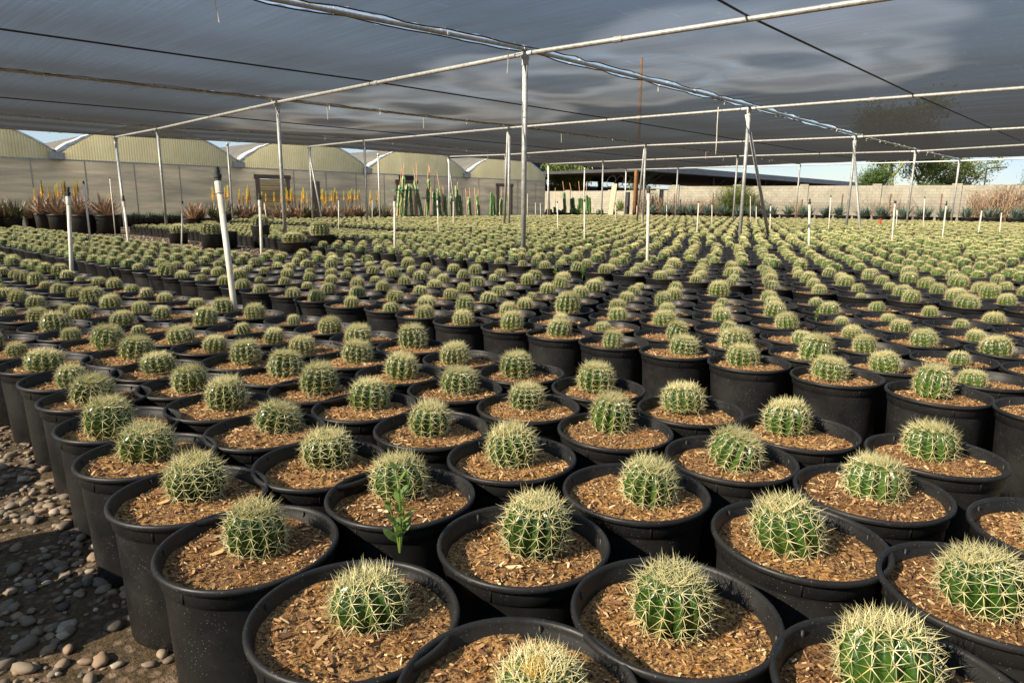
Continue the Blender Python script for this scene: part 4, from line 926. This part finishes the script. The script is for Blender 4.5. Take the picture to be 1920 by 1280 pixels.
def aloe(loc, r_, h, nleaf, ll, green, nflow, seed, label, pr=.35, ph=.45, name='aloe_plant', lm=None, fh=1.0):
    rng = random.Random(seed); t = thing(name, loc, label, 'aloe plant' if lm is None else 'agave plant', 'aloes before the greenhouse' if lm is None else 'agaves in pots along the fence'); bigpot(t, pr, ph)
    mb = MB()
    for c_ in range(max(1, nleaf // 22)):
        a = rng.uniform(0, 6.3); rr = pr * .6 * math.sqrt(rng.random()) if nleaf > 30 else 0; c = Vector((rr * math.cos(a), rr * math.sin(a), ph * .9))
        for i in range(22 if nleaf > 22 else nleaf):
            t_ = i * 2.4 + rng.uniform(-.3, .3); el = rng.uniform(.35, 1.35); d = Vector((math.cos(t_) * math.cos(el), math.sin(t_) * math.cos(el), math.sin(el))); leafblade(mb, c, d, ll * rng.uniform(.7, 1.15), ll * .055, rng.uniform(-.3, .35) if lm is None else rng.uniform(0, .3), min(1, max(0, rng.gauss(.25 if green else .72, .18))))
    link('leaves', mb.mesh('leaves', lm or m_aloe), t)
    for i in range(nflow):
        a = rng.uniform(0, 6.3); rr = pr * .8 * math.sqrt(rng.random()); b = Vector((rr * math.cos(a), rr * math.sin(a), ph)); H = fh * rng.uniform(.8, 1.15); tl = Vector((rng.gauss(0, .06), rng.gauss(0, .06), H)); fb = MB(); fb.tube([b, b + tl * .6, b + tl * .62], .012, 5)
        fl = link('flower_stalk', fb.mesh('flower_stalk', m_stalk), t); fb = MB(); L_ = .50 * rng.uniform(.8, 1.2)
        top = b + tl * .62; k_ = 46
        for j in range(k_):
            s = j / k_; q = top + Vector((0, 0, L_ * s)); aa = j * 2.4; rad = .085 * (1 - s) ** .6 + .008; d = Vector((math.cos(aa), math.sin(aa), -.7 + 1.4 * s)); e = q + d * rad; sd = Vector((-math.sin(aa), math.cos(aa), 0)) * .028
            fb.add([q + sd, q - sd, e - sd * .6, e + sd * .6], [(0, 1, 2, 3)], 0, min(1, max(0, s * .9 + rng.gauss(0, .12))))
        fb.tube([top, top + Vector((0, 0, L_ * .9))], [.03, .008], 6, 0, .6); link('flower_spike', fb.mesh('flower_spike', m_flower), t)
    return t
def gpix(u, v): return px(u, v, 0)
# large pots at the left
AL = [(14, 424, 5, 'reddish aloe with yellow flower spikes in a black pot, at the left edge'), (66, 428, 0, 'small dark potted aloe without flowers, second from the left edge'), (88, 434, 3, 'sprawling tan aloe with yellow spikes, half behind the short black-capped riser'), (118, 437, 4, 'big tan aloe with the tallest yellow spikes of the left group'), (160, 439, 3, 'tan aloe in a wide black pot behind a leaning riser'), (205, 439, 0, 'pinkish aloe without flowers in a wide black tub beside the left braced post')]
for i, (u, v, nf, lab) in enumerate(AL):
    p = gpix(u, v); aloe(p, .4, .5, 66, .95 if u != 66 else .4, False, nf, 60 + i, lab, .46 if u > 100 else .38, .72 if u > 60 else .6, fh=1.25)
for i, u in enumerate((2, 34, 52, 104, 138, 186, 222)):
    d = FW + RT * ((u - 960) / FPX); q_ = 34.3 / d.y; aloe(Vector((d.x * q_, 34.3 + .5 * (i % 2), 0)), .35, .4, 88, .95, i in (2, 4), (3, 2, 0, 1, 2, 0, 0)[i], 160 + i, 'aloe in the shaded back row at the left, ' + ordi(i + 1) + ' from the left edge', .42, .5, fh=1.35)
# row along the greenhouse
us = [378, 400, 425, 448, 470, 492, 512, 548, 572, 596, 620, 643, 664, 688, 712, 736]
fls = [0, 0, 3, 5, 3, 5, 2, 5, 6, 3, 7, 5, 6, 3, 4, 0]
for i, u in enumerate(us):
    d = FW + RT * ((u - 960) / FPX); s = 33.4 / d.y; p = Vector((d.x * s, 33.4 + .3 * (i % 2), 0))
    if i < 2: desc = ('leftmost' if i == 0 else 'second from left') + ' of the greenhouse row, a reddish aloe without flowers'
    else: desc = 'potted aloe, ' + ordi(i + 1) + ' from the left in the row along the greenhouse' + (', with yellow flower spikes' if fls[i] else ', without flowers')
    aloe(p, .35, .4, 66 if i not in (2, 8, 9) else 88, .85, i in (2, 3, 9, 14, 15), fls[i], 90 + i, desc, .42, .45, fh=1.45)
# little green plants on the ledge by the film wall
m_lg = toned('small_leaf', [(0, (.03, .06, .03)), (1, (.10, .17, .08))], .6, 8, .3)
for i in range(14):
    u = 248 + i * 9.5; d = FW + RT * ((u - 960) / FPX); s = 36.2 / d.y; p = Vector((d.x * s, 36.2, 0)); t = thing('small_potted_plant', p, 'small black pot by the greenhouse film wall, ' + ordi(i + 1) + ' from the left', 'potted plant', 'small pots by the film wall')
    bigpot(t, .17, .42); rng2 = random.Random(i); mb = MB()
    for j in range(60): a = rng2.uniform(0, 6.3); leafblade(mb, Vector((rng2.gauss(0, .06), rng2.gauss(0, .06), .40)), Vector((math.cos(a) * .6, math.sin(a) * .6, rng2.uniform(.5, 1.5))).normalized(), rng2.uniform(.12, .30 if i % 3 else .45), .02, 0, rng2.random(), 3)
    link('leaves', mb.mesh('leaves', m_lg), t)
# columnar cacti tied to stakes
m_col = toned('variegated_cactus', [(0, (.03, .08, .03)), (.45, (.07, .15, .04)), (.68, (.20, .27, .09)), (1, (.62, .60, .36))], .6, 7, 1.3)
m_stake = simple('bamboo_stake', (.34, .17, .08), (.50, .28, .14), 4, .7)
m_tape = simple('green_tape', (.01, .16, .09), (.02, .24, .14), 4, .5)
def column(t, p, q, r_, seed, m=m_col):
    rng = random.Random(seed); mb = MB(); n = 20; segs = 14; p = Vector(p); q = Vector(q); vs = []; fs = []
    for i in range(segs + 1):
        s = i / segs; c = p.lerp(q, s) + Vector((.03 * noise.noise(Vector((s * 4, seed, 0))), .03 * noise.noise(Vector((s * 4, seed, 5))), 0)); rr = r_ * (1 + .12 * noise.noise(Vector((s * 9, seed, 1)))) * (1 if s < .93 else .6)
        for k in range(n): a = 2 * math.pi * k / n; ra = rr * (1 if k % 4 == 0 else .62 if k % 4 == 2 else .8); vs.append(c + Vector((ra * math.cos(a), ra * math.sin(a), 0)))
    for i in range(segs):
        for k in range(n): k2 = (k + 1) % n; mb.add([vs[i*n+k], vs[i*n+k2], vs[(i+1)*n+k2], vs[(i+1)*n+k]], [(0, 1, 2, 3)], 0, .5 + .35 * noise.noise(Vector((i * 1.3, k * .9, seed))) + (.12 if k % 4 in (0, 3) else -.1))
    mb.add(vs[-n:], [tuple(range(n))], 0, .6); return link('stem', mb.mesh('stem', m), t)
CC = [ # u, depth-line y, [(dx bottom, dx top px, top px y)] stems, [(bottom u, top u, top v)] stakes
 (750, [(746,750,347),(752,757,330)], [(744,754,308),(748,758,306)], 'tall twisted cactus on two stakes, leftmost of the columnar group'),
 (763, [(760,764,346)], [(763,760,352)], 'short variegated cactus beside the leftmost tall one'),
 (772, [(773,768,345)], [(770,767,350)], 'variegated columnar cactus leaning left, third in the columnar group'),
 (785, [(792,778,338)], [(781,781,306),(790,774,310)], 'cactus tied to two tall crossed stakes, left of the pale crossed poles'),
 (803, [(801,805,335)], [(795,804,309),(800,806,312)], 'cactus between two pale tall poles meeting at the top'),
 (815, [(817,813,360)], [(808,808,350),(812,815,349)], 'dark green cactus at the green tape, right of the pale poles'),
 (825, [(826,821,353)], [(832,819,321),(830,829,350)], 'cactus with a long leaning bamboo stake'),
 (836, [(836,834,367)], [(831,831,351)], 'low bushy variegated cactus before the long stake'),
 (848, [(848,847,362)], [(849,848,349)], 'slim dark cactus beside the braced post'),
 (857, [(858,856,348)], [(852,858,341)], 'cactus with a flared green top behind the braced post'),
 (864, [(865,862,366)], [(868,866,352)], 'broad variegated cactus right of the braced post'),
 (881, [(882,879,370)], [(876,873,353),(884,880,352)], 'small cactus among thin bamboo stakes'),
 (897, [(899,894,365)], [(891,890,352),(896,897,353)], 'pale striped cactus leaning left, right of the thin stakes'),
 (925, [(927,925,365),(921,922,360)], [], 'dark green cactus cluster before the pale door'),
 (941, [(939,940,372),(951,950,363)], [(939,940,351)], 'yellow-striped cactus beside the nearest roof post'),
 (1061, [(1059,1058,361)], [(1063,1055,340)], 'slim upright cactus on a stake before the low block wall'),
 (1074, [(1077,1074,370),(1073,1072,372)], [(1080,1068,343)], 'pair of cactus columns leaning on a stake before the low wall'),
 (1088, [(1085,1086,372),(1089,1088,371),(1092,1091,372)], [(1090,1085,340)], 'cluster of three stout cactus columns before the low wall'),
 (1102, [(1102,1100,366),(1106,1105,370)], [(1101,1099,342)], 'cactus columns just left of the leaning plank'),
 (1041, [(1041,1040,388)], [(1041,1041,352)], 'stubby cactus on a dark stake near the greenhouse corner'),
]
for i, (u, st, sk, lab) in enumerate(CC):
    d = FW + RT * ((u - 960) / FPX); s = (34.0 / d.y) if u < 1000 else (46.9 / d.x); P0 = Vector((d.x * s, d.y * s, 0)); t_ = topx(P0)[2]
    t = thing('columnar_cactus', P0, lab, 'columnar cactus', 'tall cacti in tubs'); ph = .45; bigpot(t, .36, ph)
    def loc(uu, vv): q = pxd(uu, vv, t_); return Vector((q.x - P0.x, q.y - P0.y, q.z))
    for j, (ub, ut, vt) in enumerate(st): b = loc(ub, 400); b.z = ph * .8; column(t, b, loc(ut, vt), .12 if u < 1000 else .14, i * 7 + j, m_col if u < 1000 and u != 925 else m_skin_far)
    for j, (ub, ut, vt) in enumerate(sk): b = loc(ub, 400) + Vector((-.05, -.08, 0)); b.z = ph * .8; mb = MB(); mb.tube([b, loc(ut, vt)], .022, 6); link('stake', mb.mesh('stake', m_stake), t)
    if 745 < u < 835: mb = MB(); c = loc(u, 372 if u > 790 else 357); mb.box((-.2, -.12, c.z - .03), (.2, .12, c.z + .03)); link('tape', mb.mesh('tape', m_tape), t)
# leaning plank, yucca, black post
mb = MB(); P0 = Vector((46.5, 31.8, 0)); a = pxd(1144, 408, 55); b = pxd(1153, 345, 55); M = Matrix.Translation(a) @ (b - a).to_track_quat('Z', 'Y').to_matrix().to_4x4()
mb.box((-.22, -.05, 0), (.22, .05, (b - a).length), M=M, c=.75); tag(link('leaning_plank', mb.mesh('leaning_plank', m_wood)), 'pale weathered plank leaning upright beside the yucca', 'plank')
m_yuc = toned('yucca_leaf', [(0, (.08, .13, .03)), (.6, (.20, .27, .06)), (1, (.42, .44, .14))], .6, 3, .3, .2)
P0 = gp(1162, 54); t = thing('yucca', P0, 'bright green spiky yucca at the foot of the leaning plank', 'yucca'); bigpot(t, .4, .4); mb = MB(); rng2 = random.Random(4)
for j in range(140): a = rng2.uniform(0, 6.3); el = rng2.uniform(.0, 1.5); leafblade(mb, Vector((0, 0, .75)), Vector((math.cos(a) * math.cos(el), math.sin(a) * math.cos(el), math.sin(el))), rng2.uniform(.8, 1.15), .04, -.2, rng2.random(), 4)
link('leaves', mb.mesh('leaves', m_yuc), t)
P0 = gp(1176, 53); mb = MB(); mb.box((-.12, -.12, 0), (.12, .12, 2.15)); mb.box((-.14, -.14, 2.15), (.14, .14, 2.19)); tag(link('black_post', mb.mesh('black_post', m_blackp), None, P0), 'square black post between the yucca and the wooden pole', 'post')
# agaves along the fence
m_agave = toned('agave_leaf', [(0, (.07, .12, .09)), (.5, (.14, .22, .17)), (1, (.28, .36, .28))], .6, 3, .3, .1)
i = 0; y = 29.6
while y > 1.6:
    x = 47.6 + (30 - y) * .07; aloe(Vector((x, y, 0)), .4, .45, 66, .85, True, 0, 200 + i, 'blue-green agave in a wide black tub, ' + ordi(i + 1) + ' from the left in the fence row', .56, .64, 'agave_plant', m_agave); y -= 1.18; i += 1
i = 0
for y in (44, 42.6, 41.2, 39.8, 38.4, 37, 35.6, 34.2, 33.0):
    t = thing('small_barrel_cactus', Vector((46.8, y, 0)), 'low round cactus in a black tub before the low wall, ' + ordi(i + 1) + ' from the left', 'potted cactus', 'tubs before the low wall'); bigpot(t, .55, .5); mb = MB(); rng2 = random.Random(i)
    for (dx, dy) in ((0, .18), (.1, -.2), (-.12, -.02)):
        n_ = 16; vs = []; hh = rng2.uniform(.25, .5)
        prof = [(.12, 0), (.15, hh * .4), (.13, hh * .75), (.06, hh * .95), (.01, hh)]; mb.lathe(prof, n_, 0, rng2.random(), (dx, dy, .45), False)
    link('stems', mb.mesh('stems', m_skin_far, True), t); i += 1
# larger pots on the bare ground and by the small-pot bed
LP = [((336,458), .30, .34, .20, 'low round barrel cactus in a wide pot on the bare gravel, leftmost'), ((398,468), .29, .42, .24, 'round ribbed barrel cactus in a pot on the gravel, behind the thick riser'), ((430,466), .26, .46, 0, 'empty-looking tall black pot on the gravel just right of the round cactus'), ((491,464), .27, .62, .22, 'barrel cactus in the tallest black pot, with a thin riser before it'),
 ((553,476), .42, .30, .26, 'leaning golden cactus in a broad low tub beside the plain post'), ((602,470), .40, .42, .24, 'large ribbed barrel cactus in a broad tub at the corner of the small pots'), ((578,463), .34, .42, 0, 'broad black tub behind the two large cacti, no plant showing'), ((530,455), .24, .3, .14, 'small barrel cactus before the small-pot bed, right of the tallest pot')]
for i, (b, r_, h, cr, lab) in enumerate(LP):
    p = px(b[0], b[1], 0.0); t = thing('large_pot', p, lab, 'large pot', 'larger pots by the gravel'); bigpot(t, r_ * .95, h)
    if cr:
        c, s_ = variants[i % 8]; k = cr / .088; co = link('cactus', c, t, (0, 0, h * .86), (0, 0, i), (k, k, k * (.9 if i != 4 else .55))); link('spines', s_, co)
# red marker
P0 = px(1649, 427, 0.35); P0 = Vector((P0.x, P0.y, 0)); m_red = simple('red_plastic', (.55, .02, .01), (.7, .04, .02), 5, .5)
t = thing('marker_cone', P0, 'small bright red cone among the distant cacti at the right', 'cone'); mb = MB(); mb.lathe([(.15, .0), (.15, .03), (.10, .03), (.085, .45), (.07, .5), (.02, .74), (.001, .75)], 16); link('cone', mb.mesh('cone', m_red, True), t)

for o in list(COL.objects):
    l = o.get('label')
    if l and not (4 <= len(l.split()) <= 16): print('LONG', len(l.split()), l)
